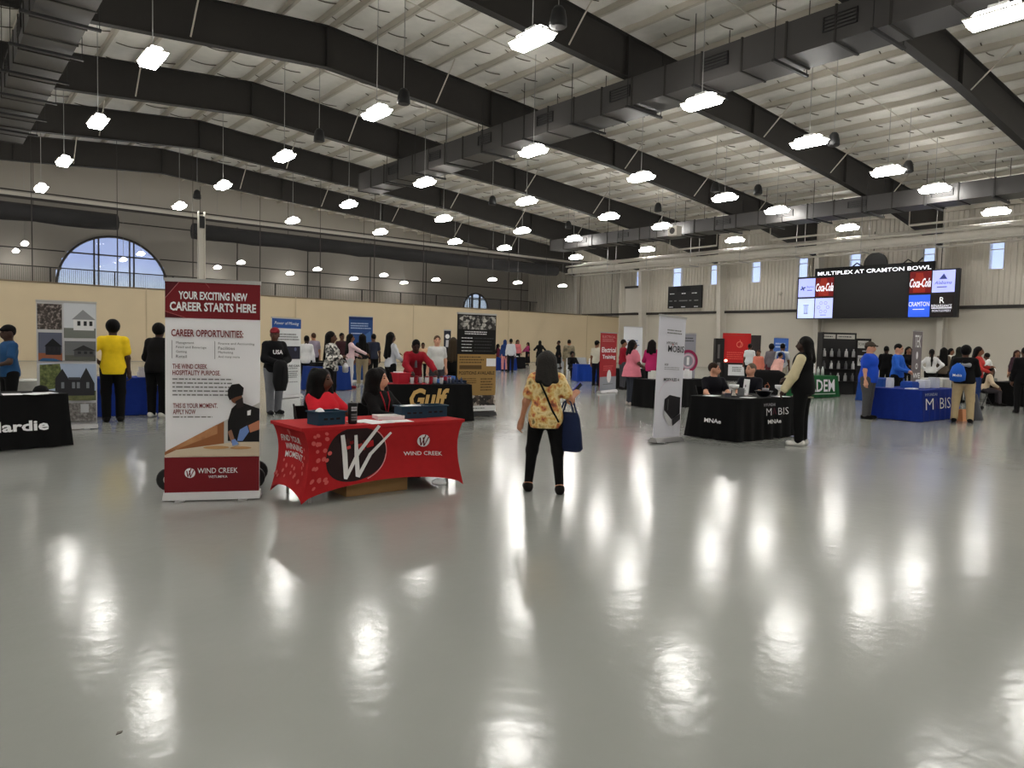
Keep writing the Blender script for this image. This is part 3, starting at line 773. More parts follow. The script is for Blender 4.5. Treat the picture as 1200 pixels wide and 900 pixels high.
def photo(name, kind, *cols):
    """printed picture: blotchy procedural image in given colours"""
    if name in _mats: return _mats[name]
    m = bpy.data.materials.new(name); m.use_nodes = True; nt = m.node_tree; b = nt.nodes['Principled BSDF']; b.inputs['Roughness'].default_value = .5
    t = nt.nodes.new('ShaderNodeTexCoord')
    if kind == 'v':
        n = nt.nodes.new('ShaderNodeTexVoronoi'); n.inputs['Scale'].default_value = 14; src = n.outputs['Color']
        sp = nt.nodes.new('ShaderNodeSeparateColor'); nt.links.new(src, sp.inputs[0]); src = sp.outputs[0]
    else:
        n = nt.nodes.new('ShaderNodeTexNoise'); n.inputs['Scale'].default_value = 7 if kind == 'n' else 22; n.inputs['Detail'].default_value = 5; src = n.outputs['Fac']
    nt.links.new(t.outputs['Object'], n.inputs['Vector'])
    r = nt.nodes.new('ShaderNodeValToRGB'); e = r.color_ramp.elements
    pos = np.linspace(.3 if kind != 'v' else 0.05, .7 if kind != 'v' else .95, len(cols))
    e[0].position = pos[0]; e[0].color = (*srgb(*cols[0]), 1); e[1].position = pos[-1]; e[1].color = (*srgb(*cols[-1]), 1)
    for q in range(1, len(cols)-1):
        el = e.new(pos[q]); el.color = (*srgb(*cols[q]), 1)
    nt.links.new(src, r.inputs[0]); nt.links.new(r.outputs[0], b.inputs['Base Color'])
    _mats[name] = m; return m

def top_height(P, px, yt):
    d = ray(px, yt); r = math.hypot(P[0], P[1]); return CAMH+d.z/math.hypot(d.x, d.y)*r
def banner(label, pl, pr, yt, col, base=True, H=None, tilt=0.0, pole=True, name='retractable_banner', basecol=None, W=None, thick=.012):
    A = at(*pl); B = at(*pr); c = (A+B)/2; d = B-A; rz = math.atan2(d.y, d.x); W = W or d.length
    H = H or top_height(c, (pl[0]+pr[0])/2, yt)
    o = thing(name, label, 'banner', (c.x, c.y, 0), rz)
    if base:
        bm = basecol or M_chrome
        MB().frus(0, 0, .012, W*1.03, .20, .085, W*1.02, .10).build('base', bm, o)
        for s in (-1, 1): MB().box(s*W*.33-.04, -.16, 0, s*W*.33+.04, .16, .012).build('foot', bm, o)
    z0 = .075 if base else .03
    pnl = MB().box(-W/2, 0, z0, W/2, thick, H).build('panel', col, o)
    MB().box(-W/2-.005, -.012, H-.015, W/2+.005, thick+.012, H+.02).build('top_rail', M_chrome if base else M_trim, o)
    if pole: MB().tube([(0, .05, .05), (0, .03, H)], .012, 6).build('pole', M_metal, o)
    sh = Sheet(pnl, W, H-z0, lambda x, z, l: (x-W/2, -l, z+z0))
    if tilt: o.rotation_euler.y = tilt
    return o, sh
WHITE = ink(238, 238, 240); GREY = ink(120, 120, 122); MAROON = ink(118, 26, 34); BLACK = ink(18, 18, 20); DGREY = ink(70, 70, 72); SILVER = ink(200, 200, 205)
def folding_chair(label, loc, rz, col=(24, 24, 26), group='black folding chairs'):
    o = thing('folding_chair', label, 'chair', loc, rz, group); m = cloth(*col)
    MB().frus(0, 0, .43, .40, .40, .455, .42, .42).build('seat', m, o)
    MB().prism([(-.20, .60), (.20, .60), (.22, .84), (-.22, .84)], .19, .215).build('backrest', m, o)
    for s in (-1, 1):
        MB().tube([(s*.22, -.22, .01), (s*.22, .20, .86)], .012, 6).build('leg', M_black, o)
        MB().tube([(s*.20, .24, .01), (s*.20, -.12, .44)], .012, 6).build('leg', M_black, o)
    MB().tube([(-.22, -.15, .16), (.22, -.15, .16)], .009, 6).build('stretcher', M_black, o); MB().tube([(-.2, .2, .1), (.2, .2, .1)], .009, 6).build('stretcher', M_black, o)
    return o
def drape(label, c, W, D, col, rz=0.0, h=.75, flare=.05, name='draped_table', folds=True, zb=.015):
    """table under a floor-length cloth; origin at the front left ground corner, x along the front, y to the back"""
    o = thing(name, label, 'table', (c[0], c[1], 0), rz); m = col if not isinstance(col, tuple) else cloth(*col)
    per = []; nx, ny = max(8, int(W/.06)), max(6, int(D/.06))
    for i in range(nx): per.append((W*i/nx, 0, 0, -1))
    for i in range(ny): per.append((W, D*i/ny, 1, 0))
    for i in range(nx): per.append((W-W*i/nx, D, 0, 1))
    for i in range(ny): per.append((0, D-D*i/ny, -1, 0))
    n = len(per); lev = [(0, h, 0), (.012, h-.015, 0), (.03, h*.7, .2), (.05, h*.35, .6), (.06, zb, 1)]
    V = []; F = []
    for q, (off, z, k) in enumerate(lev):
        for i, (x, y, ax, ay) in enumerate(per):
            cx = 1 if abs(x-W/2) > W/2-.05 else 0; cy = 1 if abs(y-D/2) > D/2-.05 else 0
            w_ = flare*k*(.5+.5*sin(i*1.25)*(1 if folds else .3))+(flare*k if cx and cy else 0)
            sx = (1 if x > W-.04 else -1 if x < .04 else 0); sy = (1 if y > D-.04 else -1 if y < .04 else 0)
            V.append((x+(ax*w_ if not (cx and cy) else sx*w_*.7), y+(ay*w_ if not (cx and cy) else sy*w_*.7), z))
    for q in range(len(lev)-1):
        for i in range(n): j = (i+1) % n; F.append((q*n+i, (q+1)*n+i, (q+1)*n+j, q*n+j))
    F.append(tuple(range(n)))
    me = bpy.data.meshes.new('cloth'); me.from_pydata(V, [], F); me.update(); me.polygons.foreach_set('use_smooth', [len(p.vertices) == 4 for p in me.polygons])
    cl = link('cloth', me, m, o)
    front = Sheet(cl, W, h, lambda x, z, l: (x, -.012-l-flare*.95*max(0, 1-z/h)**1.3, z))
    left = Sheet(cl, D, h, lambda x, z, l: (-.012-l-flare*.95*max(0, 1-z/h)**1.3, D-x, z))
    return o, front, left
def item(name, label, cat, loc, mb, m, rz=0, group=None, smooth=False):
    o = mb.build(name, m, None, smooth, loc, (0, 0, rz)); return tag(o, label, cat, group)

# ------------------------------------------------------------------ video screen, scoreboard, wall fittings
TX = 49.2
def facing_wall(o): o.rotation_euler = (0, 0, -pi/2)      # local x -> -Y, front (-y) -> -X
tv = thing('video_scoreboard', 'wide hanging video board with lit sponsor panels and a MULTIPLEX AT CRAMTON BOWL header', 'scoreboard', (TX, 22.85, 0)); facing_wall(tv)
def scr(name, y0, y1, z0, z1, m, dy=0): 
    return MB().box(22.85-y0, -.02+dy, z0, 22.85-y1, .25, z1).build(name, m, tv)
tvc = MB().box(-5.25, .02, 3.86, 5.3, .35, 6.85).build('cabinet', M_black, tv)
MB().box(-3.95, -.02, 6.7, 3.85, .25, 7.38).build('header_panel', BLACK, tv)
sh = Sheet(tvc, 10.3, 2.85, lambda x, z, l: (x-5.15, -l-.04, z+3.88))
lit = lambda r, g, b, e=1.0: ink(r, g, b, .5, e*.55)
def tile(n, u0, u1, v0, v1, m):
    return sh.rect(u0+.003, u1-.003, v0+.006, v1-.006, m, 'screen_tile')
c0, c1, c2, c3, c4, c5 = 0.0, .127, .258, .738, .868, 1.0
tile(0, c0, c1, .0, .47, lit(175, 185, 250)); tile(1, c1, c2, .0, .47, lit(110, 16, 18, .5)); tile(2, c0, c1, .5, 1, lit(200, 215, 255)); tile(3, c1, c2, .5, 1, lit(190, 200, 252))
sh.rect(c2+.004, c3-.004, -.02, .99, ink(14, 13, 13, .3), 'dark_screen')
tile(4, c3, c4, -.02, .47, lit(110, 16, 18, .5)); tile(5, c4, c5, -.02, .47, lit(180, 188, 250)); tile(6, c3, c4, .5, 1, lit(50, 95, 225)); tile(7, c4, c5, .5, 1, ink(32, 22, 22, .4))
for cc in (c1, c3):
    w_ = .127
    sh.poly([(cc+w_*.3, .02), (cc+w_*.62, .02), (cc+w_*.66, .12), (cc+w_*.75, .2), (cc+w_*.75, .45), (cc+w_*.2, .45), (cc+w_*.2, .2), (cc+w_*.27, .12)], lit(150, 40, 25, .5), 'bottle_print')
    sh.txt('Coca-Cola', cc+.004, cc+w_*1.0, .14, .34, lit(245, 245, 255), .02, .3)
sh.txt('MULTIPLEX AT CRAMTON BOWL', .14, .862, -.14, -.05, lit(250, 250, 255, 1.6), .012, name='header_lettering')
d = lit(60, 70, 130, .6)
sh.stroke([(.02, .28), (.055, .22)], .10, d); sh.stroke([(.028, .2), (.045, .3)], .09, d); sh.txt('Baptist', .065, .115, .19, .25, d); sh.small(.068, .112, .28, .32, 1, d, 3)
g2 = lit(140, 150, 175, .7)
sh.rect(.045, .085, .66, .68, g2, 'emblem'); sh.rect(.05, .08, .86, .89, g2, 'emblem')
for k in range(3): sh.rect(.053+.010*k, .058+.010*k, .68, .86, g2, 'emblem')
for a in range(6): sh.ring(.19+.032*cos(a*pi/3), .73+.12*sin(a*pi/3), .12, .03, lit(150, 150, 205, .7), n=10)
sh.small(.17, .215, .9, .94, 1, g2, 5)
sh.poly([(.91, .18), (.935, .06), (.955, .18)], d, 'emblem'); sh.txt('Alabama', .885, .98, .22, .29, d, 0, .3); sh.small(.90, .965, .33, .37, 1, d, 8)
sh.txt('CRAMTON', c3+.005, c4-.005, .66, .76, lit(245, 245, 255)); sh.small(c3+.03, c4-.03, .81, .84, 1, lit(245, 245, 255), 2)
sh.txt('R', .92, .945, .57, .70, lit(250, 250, 250)); sh.txt('RENAISSANCE', .875, .988, .73, .79, lit(245, 245, 255)); sh.rect(.875, .988, .80, .815, lit(245, 245, 255), 'rule'); sh.txt('MONTGOMERY', .88, .985, .84, .89, lit(225, 225, 240))
for yy in (-4.2, 0, 4.2): MB().tube([(yy, .2, 6.8), (yy, .2, 9.6)], .025, 6).build('hanger_cable', M_trim, tv)
MB().lathe([(.75, -.1), (.75, .1)], n=24).build('round_speaker', M_black, tv, False, (.2, .12, 7.45), (pi/2, 0, 0))
for (xx, rr) in ((-1.6, .3), (1.7, .3)): MB().tube([(xx, .2, 7.2), (xx+.5, .2, 7.6), (xx+1.0, .2, 7.3), (xx+1.4, .2, 7.65)], .05, 6).build('truss_bar', M_trim, tv)

sb = thing('scoreboard', 'small black unlit scoreboard mounted on the ribbed wall between white columns', 'scoreboard', (50.72, 39.3, 0)); facing_wall(sb)
sbc = MB().box(-1.75, 0, 4.95, 1.75, .2, 6.85).build('cabinet', M_black, sb)
s2 = Sheet(sbc, 3.5, 1.9, lambda x, z, l: (x-1.75, -l, z+4.95))
for (a, b, v0, v1) in ((.28, .68, .02, .26),): s2.ring(.48, .13, .3, .02, GREY, n=4); s2.rect(a, b, v0, v1, ink(30, 30, 32), 'clock_panel')
for (a, b) in ((.06, .22), (.42, .56), (.72, .9)): s2.small(a, b, .3, .38, 1, WHITE, int(a*50))
for (a, b) in ((.05, .14), (.2, .27), (.35, .6), (.65, .72), (.8, .92)): s2.rect(a, b, .64, .69, GREY, 'label_strip')
for a in (.05, .42, .8): s2.rect(a, a+.12, .92, .96, SILVER, 'label_strip')
hp = thing('wall_panel', 'tall pale flat panel on the side wall beside the divider curtain', 'panel', (50.75, 45.1, 0)); facing_wall(hp)
MB().box(-.95, 0, 4.7, .95, .1, 6.9).build('board', M_white, hp); MB().box(-1.0, -.05, 6.9, 1.0, .12, 7.1).build('header', M_trim, hp)
for i, (y, z, lab) in enumerate(((30.4, 5.9, 'small white dome camera on the ribbed wall left of the video board'),)):
    q = thing('dome_camera', lab, 'camera', (50.85, y, z)); MB().lathe([(.02, -.14), (.1, -.1), (.14, 0), (.14, .05)], n=12).build('dome', M_white, q, True); MB().box(-.05, -.03, .03, .1, .03, .09).build('bracket', M_white, q)
lp = thing('loudspeaker', 'white rounded loudspeaker hung under the duct in the upper middle right', 'loudspeaker', (37.0, 29.6, 8.6)); MB().box(-.25, -.35, 0, .25, .35, .6).build('cabinet', M_white, lp); MB().lathe([(.2, 0), (.2, .04)], n=14).build('cone', M_trim, lp, False, (-.27, 0, .3), (0, pi/2, 0)); MB().tube([(0, 0, .6), (0, 0, 3.4)], .02, 5).build('rod', M_metal, lp)
MB().box(-.02, -.04, 3, .02, .04, 3.02)

# ------------------------------------------------------------------ red stretch-cloth table
TCx, TCy, TW, TD, TH = 2.80, 6.60, 1.90, .80, .755
rt_ = thing('stretch_cover_table', 'table in a red stretch cover with a big white W and WIND CREEK logo', 'table', (TCx, TCy, 0))
M_red = cloth(172, 34, 38)
def pin(v): return 1-.085*sin(pi*min(1, v**.75))
def sidefn(side):
    def f(u, v, l=0.0):
        arch = .16*max(0, sin(pi*u))**.55*(1 if side in (0, 2) else .75)
        z = TH-v*(TH-.02-arch)
        k = pin(v); bow = .03*sin(pi*u)*sin(pi*min(v, 1))
        if side == 0: x, y = (u-.5)*TW*k, -TD/2*(k*.5+.5)+bow-l
        elif side == 1: x, y = TW/2*k-bow+l, (u-.5)*TD*(k*.5+.5)
        elif side == 2: x, y = (.5-u)*TW*k, TD/2*(k*.5+.5)-bow+l
        else: x, y = -TW/2*k+bow-l, (.5-u)*TD*(k*.5+.5)
        return (x+TW/2, y+TD/2, z)
    return f
for side, nm in enumerate(('front_panel', 'side_panel', 'back_panel', 'side_panel')):
    f = sidefn(side); V = []; F = []; NU, NV = 28, 16
    for i in range(NU+1):
        for j in range(NV+1): V.append(f(i/NU, j/NV))
    for i in range(NU):
        for j in range(NV): a = i*(NV+1)+j; F.append((a, a+1, a+NV+2, a+NV+1))
    me = bpy.data.meshes.new(nm); me.from_pydata(V, [], F); me.update()
    RP = globals().setdefault('RP', []); RP.append(link(nm, me, M_red, rt_, True))
MB().box(.0, .0, TH-.03, TW, TD, TH+.002).build('tabletop', M_red, rt_)
for (xx, yy) in ((.14, .12), (TW-.14, .12), (.14, TD-.12), (TW-.14, TD-.12)): MB().tube([(xx, yy, .0), (xx, yy, TH-.03)], .014, 6).build('leg', M_metal, rt_)
ff = sidefn(0); lf = sidefn(3)
def arch_v(f, W): return lambda x, z, l: f(x/W, 1-z/TH, l)
fr = Sheet(RP[0], TW, TH, arch_v(ff, TW)); ls = Sheet(RP[3], TD, TH, arch_v(lf, TD))
fr.disc(.30, .49, .37, ink(40, 22, 24), 'roulette_print', .345, 40)
fr.ring(.30, .49, .372, .012, ink(215, 150, 150), 'roulette_print', 36, -1.2, .9)
rnd = random.Random(4)
for k in range(16):
    a = rnd.uniform(0, 6.28); q = rnd.uniform(.05, .26); uu = .30+q*cos(a)/TW; vv = .47+q*sin(a)/TH; e = rnd.uniform(.02, .06)
    fr.poly([(uu-e/TW, vv-e*.6/TH), (uu+e*.8/TW, vv-e/TH), (uu+e/TW, vv+e*.5/TH), (uu-e*.6/TW, vv+e*.8/TH)], ink(*[(176, 30, 34), (120, 20, 24), (205, 70, 66), (60, 30, 30)][k % 4]), 'roulette_print')
Wm = ink(226, 224, 224)
fr.stroke([(.205, .14), (.215, .45), (.235, .85)], [.045, .06, .05], Wm, 'big_W_logo'); fr.stroke([(.232, .87), (.30, .48), (.43, .02)], [.04, .05, .04], Wm, 'big_W_logo')
fr.stroke([(.285, .16), (.29, .5), (.305, .86)], [.035, .05, .05], Wm, 'big_W_logo'); fr.stroke([(.305, .88), (.38, .52), (.51, .16)], [.045, .045, .03], Wm, 'big_W_logo')
def w_logo(S, u, v, r, mw, md):
    S.disc(u, v, r, mw, 'round_logo')
    W_, H_ = S.W, S.H
    for (xa, ya, xb, yb, xc, yc) in ((-.62, -.5, -.38, .8, .25, -.95), (-.1, -.55, .1, .85, .75, -.6)):
        S.stroke([(u+xa*r/W_, v+ya*r/H_), (u+xb*r/W_, v+yb*r/H_)], r*.22, md, 'round_logo'); S.stroke([(u+xb*r/W_, v+yb*r/H_), (u+xc*r/W_, v+yc*r/H_)], [r*.12, r*.2], md, 'round_logo')
w_logo(fr, .74, .34, .083, Wm, ink(90, 20, 26))
fr.txt('WIND CREEK', .60, .87, .53, .60, Wm, .008)
ls.txt('FIND YOUR', .12, .72, .20, .30, Wm, .01); ls.txt('WINNING', .22, .76, .33, .43, Wm, .01); ls.txt('MOMENT.', .22, .8, .46, .56, Wm, .01)
for k in range(64):
    S = (ls, fr)[k % 3 == 0]
    uu = rnd.uniform(.1, .9) if S is ls else rnd.uniform(.02, .115); vv = rnd.uniform(.08, .86)
    if S is ls and .16 < vv < .6 and uu < .82: continue
    S.disc(uu, vv, rnd.uniform(.018, .026), ink(204, 92, 88), 'dot_print', None, 10)
item('cardboard_box', 'flat brown cardboard box on the floor under the red table', 'box', (3.72, 6.98, 0), MB().box(-.36, -.2, 0, .36, .2, .19).box(-.36, -.005, .19, .36, .005, .193), mat('cardboard', srgb(168, 132, 88), .8, noise=.06))
item('plastic_bag', 'crumpled clear plastic bag on the floor by the right leg of the red table', 'bag', (4.52, 6.80, 0), MB().lathe([(.02, 0), (.09, .01), (.10, .04), (.05, .07), (.01, .075)], n=9), mat('clear_plastic', (.85, .87, .88), .2, alpha=.5), smooth=True)
def basket(label, x, y, z, rz=0, col=(28, 58, 78)):
    o = thing('storage_basket', label, 'basket', (x, y, z), rz, 'teal baskets on the red table'); m = ink(*col)
    b = MB()
    for (a, c, e, f) in ((-.15, -.11, .15, -.10), (-.15, .10, .15, .11), (-.15, -.10, -.14, .10), (.14, -.10, .15, .10)): b.box(a, c, .012, e, f, .13)
    b.box(-.15, -.11, 0, .15, .11, .012).build('body', m, o); MB().box(-.165, -.125, .12, .165, -.1, .135).box(-.165, .1, .12, .165, .125, .135).box(-.165, -.1, .12, -.14, .1, .135).box(.14, -.1, .12, .165, .1, .135).build('rim', m, o)
    for k in (-.07, 0, .07): MB().box(k-.02, -.113, .05, k+.02, -.109, .07).build('handle_slot', BLACK, o)
    return o
zt = TH+.004
basket('dark teal basket at the left end of the red table', TCx+.36, TCy+.24, zt, .1)
basket('dark teal basket holding papers near the right end of the red table', TCx+1.44, TCy+.40, zt, -.1)
basket('dark teal basket at the far right end of the red table', TCx+1.72, TCy+.42, zt, -.05)
item('paper_stack', 'white folded papers sticking out of the basket near the Gulf cloth', 'paper', (TCx+1.44, TCy+.40, zt+.012), MB().box(-.1, -.07, 0, .1, .07, .125), WHITE, .3)
item('tissue_pack', 'crumpled white tissue in the left teal basket', 'tissue', (TCx+.30, TCy+.26, zt+.012), MB().lathe([(.02, 0), (.06, .04), (.06, .10), (.03, .14), (.005, .15)], n=9), WHITE, smooth=True)
tb_ = thing('tumbler', 'dark tall can with grey print beside the left teal basket on the red table', 'tumbler', (TCx+.60, TCy+.14, zt))
MB().lathe([(.040, 0), (.045, .01), (.050, .19), (.050, .2)], n=18).build('body', ink(28, 28, 30), tb_, True); MB().lathe([(.052, .2), (.05, .215), (.02, .22)], n=18).build('lid', M_black, tb_, True)
tsh = Sheet(tb_, .08, .2, lambda x, z, l: (.0515*sin((x-.04)/.05), -.0515*cos((x-.04)/.05), z))
tsh.small(.05, .95, .1, .35, 2, SILVER, 3, fill=.7); tsh.small(.05, .95, .45, .85, 3, GREY, 4, fill=.7)
for i, (x, y, rz, lab) in enumerate(((.88, .12, .1, 'white flyer lying flat left on the red table edge'), (1.13, .14, -.15, 'white flyer lying flat in the middle of the red table'), (.80, .3, .3, 'white sheet in front of the smiling woman on the red table'))):
    item('flyer', lab, 'paper', (TCx+x, TCy+y, zt), MB().box(-.14, -.105, 0, .14, .105, .003), WHITE, rz, 'papers on the red table')
bk = thing('brochure_stack', 'thick stack of white brochures beside the dark-haired seated woman', 'book', (TCx+1.17, TCy+.42, zt), -.2)
MB().box(-.15, -.11, 0, .15, .11, .035).build('pages', WHITE, bk); MB().box(-.152, -.112, .035, .152, .112, .038).build('cover', ink(215, 212, 208), bk)
folding_chair('black folding chair under the smiling woman in red at the red table', (3.52, 7.80, 0), 0.05)
folding_chair('black folding chair under the woman in black at the red table', (4.27, 7.87, 0), -.05)
# hand cart behind the banner
hc_ = thing('folding_cart', 'black folding cart with round wheels half hidden behind the tall red-topped banner', 'cart', (2.42, 8.05, 0), -.43)
MB().box(-.38, -.2, .12, .38, .2, .16).build('platform', M_black, hc_); MB().tube([(-.38, .1, .2), (.38, .1, .2)], .015, 6).build('folded_handle', M_black, hc_)
for (xx, yy) in ((-.40, -.2), (.43, -.2), (-.40, .2), (.43, .2)):
    MB().lathe([(.11, -.025), (.12, -.015), (.12, .015), (.11, .025)], n=18).build('wheel', M_black, hc_, False, (xx, yy, .12), (pi/2, 0, 0)); MB().lathe([(.05, -.03), (.05, .03)], n=12).build('hub', M_metal, hc_, False, (xx, yy, .12), (pi/2, 0, 0))

# ------------------------------------------------------------------ banners
LGREY = ink(240, 240, 244)
o, s = banner('tall banner reading YOUR EXCITING NEW CAREER STARTS HERE with maroon top and foot', (194, 586), (304, 583), 330, LGREY)
s.rect(0, 1, .005, .175, MAROON); s.poly([(0, .085), (.15, .005), (0, .005)], ink(84, 18, 28)); s.poly([(0, .15), (.2, .175), (0, .175)], ink(84, 18, 28)); s.stroke([(0, .085), (.15, .005)], .006, ink(180, 110, 112)); s.stroke([(0, .145), (.22, .175)], .005, ink(170, 90, 92)); s.stroke([(.41, .005), (.46, .03)], .004, ink(170, 90, 92))
s.txt('YOUR EXCITING NEW', .14, .86, .05, .088, WHITE, .03); s.txt('CAREER STARTS HERE', .05, .955, .10, .142, WHITE, .03)
s.txt('CAREER OPPORTUNITIES:', .065, .82, .228, .262, MAROON, .02)
s.rect(.07, .076, .28, .365, GREY, 'rule'); s.rect(.515, .521, .28, .365, GREY, 'rule')
for k, t in enumerate(('Management', 'Food and Beverage', 'Gaming', 'Retail')): s.txt(t, .115, .115+.0185*len(t), .285+.021*k, .299+.021*k, DGREY)
for k, t in enumerate(('Finance and Accounting', 'Facilities', 'Marketing', 'And many more')): s.txt(t, .555, .555+.0175*len(t), .285+.021*k, .299+.021*k, DGREY)
s.txt('THE WIND CREEK', .08, .44, .39, .413, MAROON, .02); s.txt('HOSPITALITY PURPOSE.', .08, .58, .42, .443, MAROON, .02)
s.small(.08, .78, .452, .545, 5, GREY, 12, fill=.32)
s.txt('THIS IS YOUR MOMENT.', .085, .55, .575, .598, MAROON, .02); s.txt('APPLY NOW', .085, .32, .604, .627, MAROON, .02); s.small(.085, .50, .634, .646, 1, GREY, 2)
s.poly([(0, .805), (.62, .66), (.62, .8), (0, .82)], ink(150, 96, 60), 'kitchen_print'); s.poly([(.03, .797), (.55, .675), (.55, .72), (.1, .797)], photo('kitchen', 'n', (110, 62, 40), (176, 120, 78), (190, 140, 96)), 'kitchen_print'); s.poly([(.62, .66), (1, .57), (1, .81), (.62, .81)], ink(190, 188, 184), 'kitchen_print'); s.poly([(.0, .82), (.12, .795), (1, .745), (1, .83), (0, .83)], ink(212, 196, 172), 'table_print')
s.poly([(.66, .755), (.66, .66), (.70, .60), (.78, .565), (.90, .585), (1, .60), (1, .76), (.8, .76)], ink(24, 22, 24), 'cook_print'); s.disc(.75, .545, .055, ink(110, 72, 52), 'cook_print', .065)
s.poly([(.66, .54), (.66, .51), (.70, .485), (.78, .48), (.83, .50), (.82, .535), (.74, .545), (.68, .56)], ink(22, 20, 22), 'cook_print'); s.poly([(.74, .565), (.82, .545), (.83, .59), (.76, .60)], ink(40, 34, 34), 'cook_print')
s.poly([(.88, .68), (1, .655), (1, .70), (.9, .715)], ink(186, 124, 96), 'cook_print'); s.poly([(.76, .755), (.79, .70), (.87, .68), (.89, .71), (.82, .755)], ink(110, 140, 200), 'cook_print'); s.poly([(.66, .71), (.70, .70), (.74, .755), (.70, .765)], ink(150, 110, 90), 'cook_print'); s.poly([(.70, .75), (.74, .745), (.78, .77), (.71, .778)], ink(120, 148, 205), 'cook_print')
s.disc(.54, .785, .12, ink(196, 152, 104), 'dough_print', .016); s.disc(.8, .788, .10, ink(190, 146, 100), 'dough_print', .014); s.poly([(.87, .61), (.91, .605), (.905, .63), (.87, .632)], WHITE, 'cook_print')
s.rect(0, 1, .83, .998, MAROON); w_logo(s, .265, .905, .048, WHITE, MAROON); s.txt('WIND CREEK', .345, .77, .882, .907, WHITE, .004); s.txt('WETUMPKA', .46, .66, .918, .93, WHITE, .004)

o, s = banner('tall display of black and white and colour house photographs behind the Hardie table', (44, 504), (114, 502), 354, ink(205, 205, 208), base=True, pole=True)
def house(u0, u1, v0, v1, sky, wall, roof, ground, extra=True):
    s.rect(u0, u1, v0, v1, sky, 'photo'); du, dv = u1-u0, v1-v0
    s.rect(u0, u1, v0+dv*.72, v1, ground, 'photo')
    s.rect(u0+du*.3, u0+du*.95, v0+dv*.45, v0+dv*.78, wall, 'house_print'); s.poly([(u0+du*.25, v0+dv*.48), (u0+du*.6, v0+dv*.2), (u0+du*1., v0+dv*.48)], roof, 'house_print')
    for q in (.42, .62, .8): s.rect(u0+du*q, u0+du*(q+.1), v0+dv*.52, v0+dv*.65, ink(44, 46, 50), 'window_print')
s.rect(.015, .42, .02, .225, photo('lounge', 's', (24, 22, 22), (70, 60, 56), (170, 160, 154)), 'photo')
house(.45, .985, .0, .29, ink(214, 218, 224), ink(232, 232, 234), ink(150, 152, 156), ink(120, 124, 118))
house(.03, .42, .25, .48, ink(96, 100, 118), ink(40, 40, 46), ink(30, 30, 34), ink(150, 92, 66)); s.poly([(.03, .48), (.1, .455), (.3, .46), (.42, .48)], ink(50, 90, 130), 'photo')
house(.46, .985, .315, .475, ink(110, 112, 114), ink(80, 80, 82), ink(52, 52, 54), ink(88, 90, 84))
s.rect(.05, .985, .5, .8, ink(168, 182, 206), 'photo'); s.poly([(.05, .51), (.38, .5), (.42, .6), (.3, .7), (.05, .72)], photo('treeleaf', 's', (50, 60, 34), (88, 98, 52), (120, 128, 76)), 'tree_print'); s.rect(.05, .985, .72, .8, photo('lawn', 'n', (60, 66, 40), (96, 100, 62), (120, 112, 80)), 'photo')
s.poly([(.3, .74), (.3, .62), (.42, .54), (.52, .62), (.72, .62), (.82, .53), (.96, .66), (.96, .76), (.3, .76)], ink(46, 46, 50), 'house_print'); s.rect(.52, .72, .61, .63, ink(70, 70, 76), 'house_print')
for q in (.40, .58, .66, .82): s.rect(q, q+.05, .65, .70, ink(120, 124, 130), 'window_print')
s.rect(.5, .985, .82, .975, photo('porch', 's', (70, 66, 64), (110, 106, 104), (150, 148, 146)), 'photo'); s.rect(.72, .86, .83, .90, ink(180, 182, 186), 'window_print')

o, s = banner('white banner with blue header beside the man in the red cap', (318, 468), (352, 465), 373, ink(226, 228, 230))
s.rect(0, 1, .0, .13, ink(34, 78, 150)); s.txt('Power of Moving', .08, .92, .045, .095, WHITE, 0, .35); s.small(.1, .95, .19, .29, 3, GREY, 3); s.rect(.08, .97, .36, .53, ink(34, 36, 52), 'photo'); s.disc(.8, .40, .05, ink(90, 96, 130)); s.txt('ALL WE CAN', .35, .95, .605, .635, DGREY, .02); s.small(.45, .95, .645, .66, 1, DGREY, 4); s.small(.5, .9, .68, .78, 4, GREY, 6); s.small(.4, .95, .82, .84, 1, GREY, 9)
o, s = banner('plain blue banner standing behind the woman with waist-length hair', (408, 448), (436, 448), 371, ink(40, 72, 128))
s.rect(0, 1, 0, .05, ink(28, 50, 100)); s.small(.08, .95, .09, .2, 3, ink(170, 190, 225), 3); s.poly([(.6, .3), (.9, .22), (.95, .4), (.65, .6)], ink(70, 108, 165)); s.small(.1, .6, .25, .28, 1, ink(200, 215, 240), 5)
o, s = banner('narrow dark banner with white figures beside the man in the white polo', (519, 462), (527, 462), 387, ink(40, 44, 58)); s.disc(.5, .1, .07, WHITE); s.poly([(.3, .16), (.7, .16), (.75, .27), (.25, .27)], SILVER, 'figure_print'); s.small(.1, .9, .3, .4, 3, WHITE, 3); s.disc(.5, .5, .07, SILVER, 'figure_print')
o, s = banner('black and gold banner with crowd photos and text beside the Gulf table', (534, 489), (579, 487), 368, ink(20, 18, 18), basecol=M_black)
crowd = photo('crowd', 'v', (14, 12, 12), (46, 38, 34), (96, 82, 72), (190, 180, 170)); s.rect(.02, .98, .02, .155, photo('crowd_letters', 'v', (14, 12, 12), (60, 56, 54), (190, 186, 180), (24, 22, 22)), 'photo'); s.rect(.02, .98, .085, .09, BLACK, 'rule')
for k in range(6): s.rect(.02+.16*k, .025+.16*k, .02, .155, BLACK, 'rule')
s.small(.18, .85, .17, .21, 2, WHITE, 4); 
for k in range(5): s.small(.1, .4, .235+.032*k, .25+.032*k, 1, WHITE, 5+k); s.small(.42, .93, .235+.032*k, .25+.032*k, 1, DGREY, 15+k)
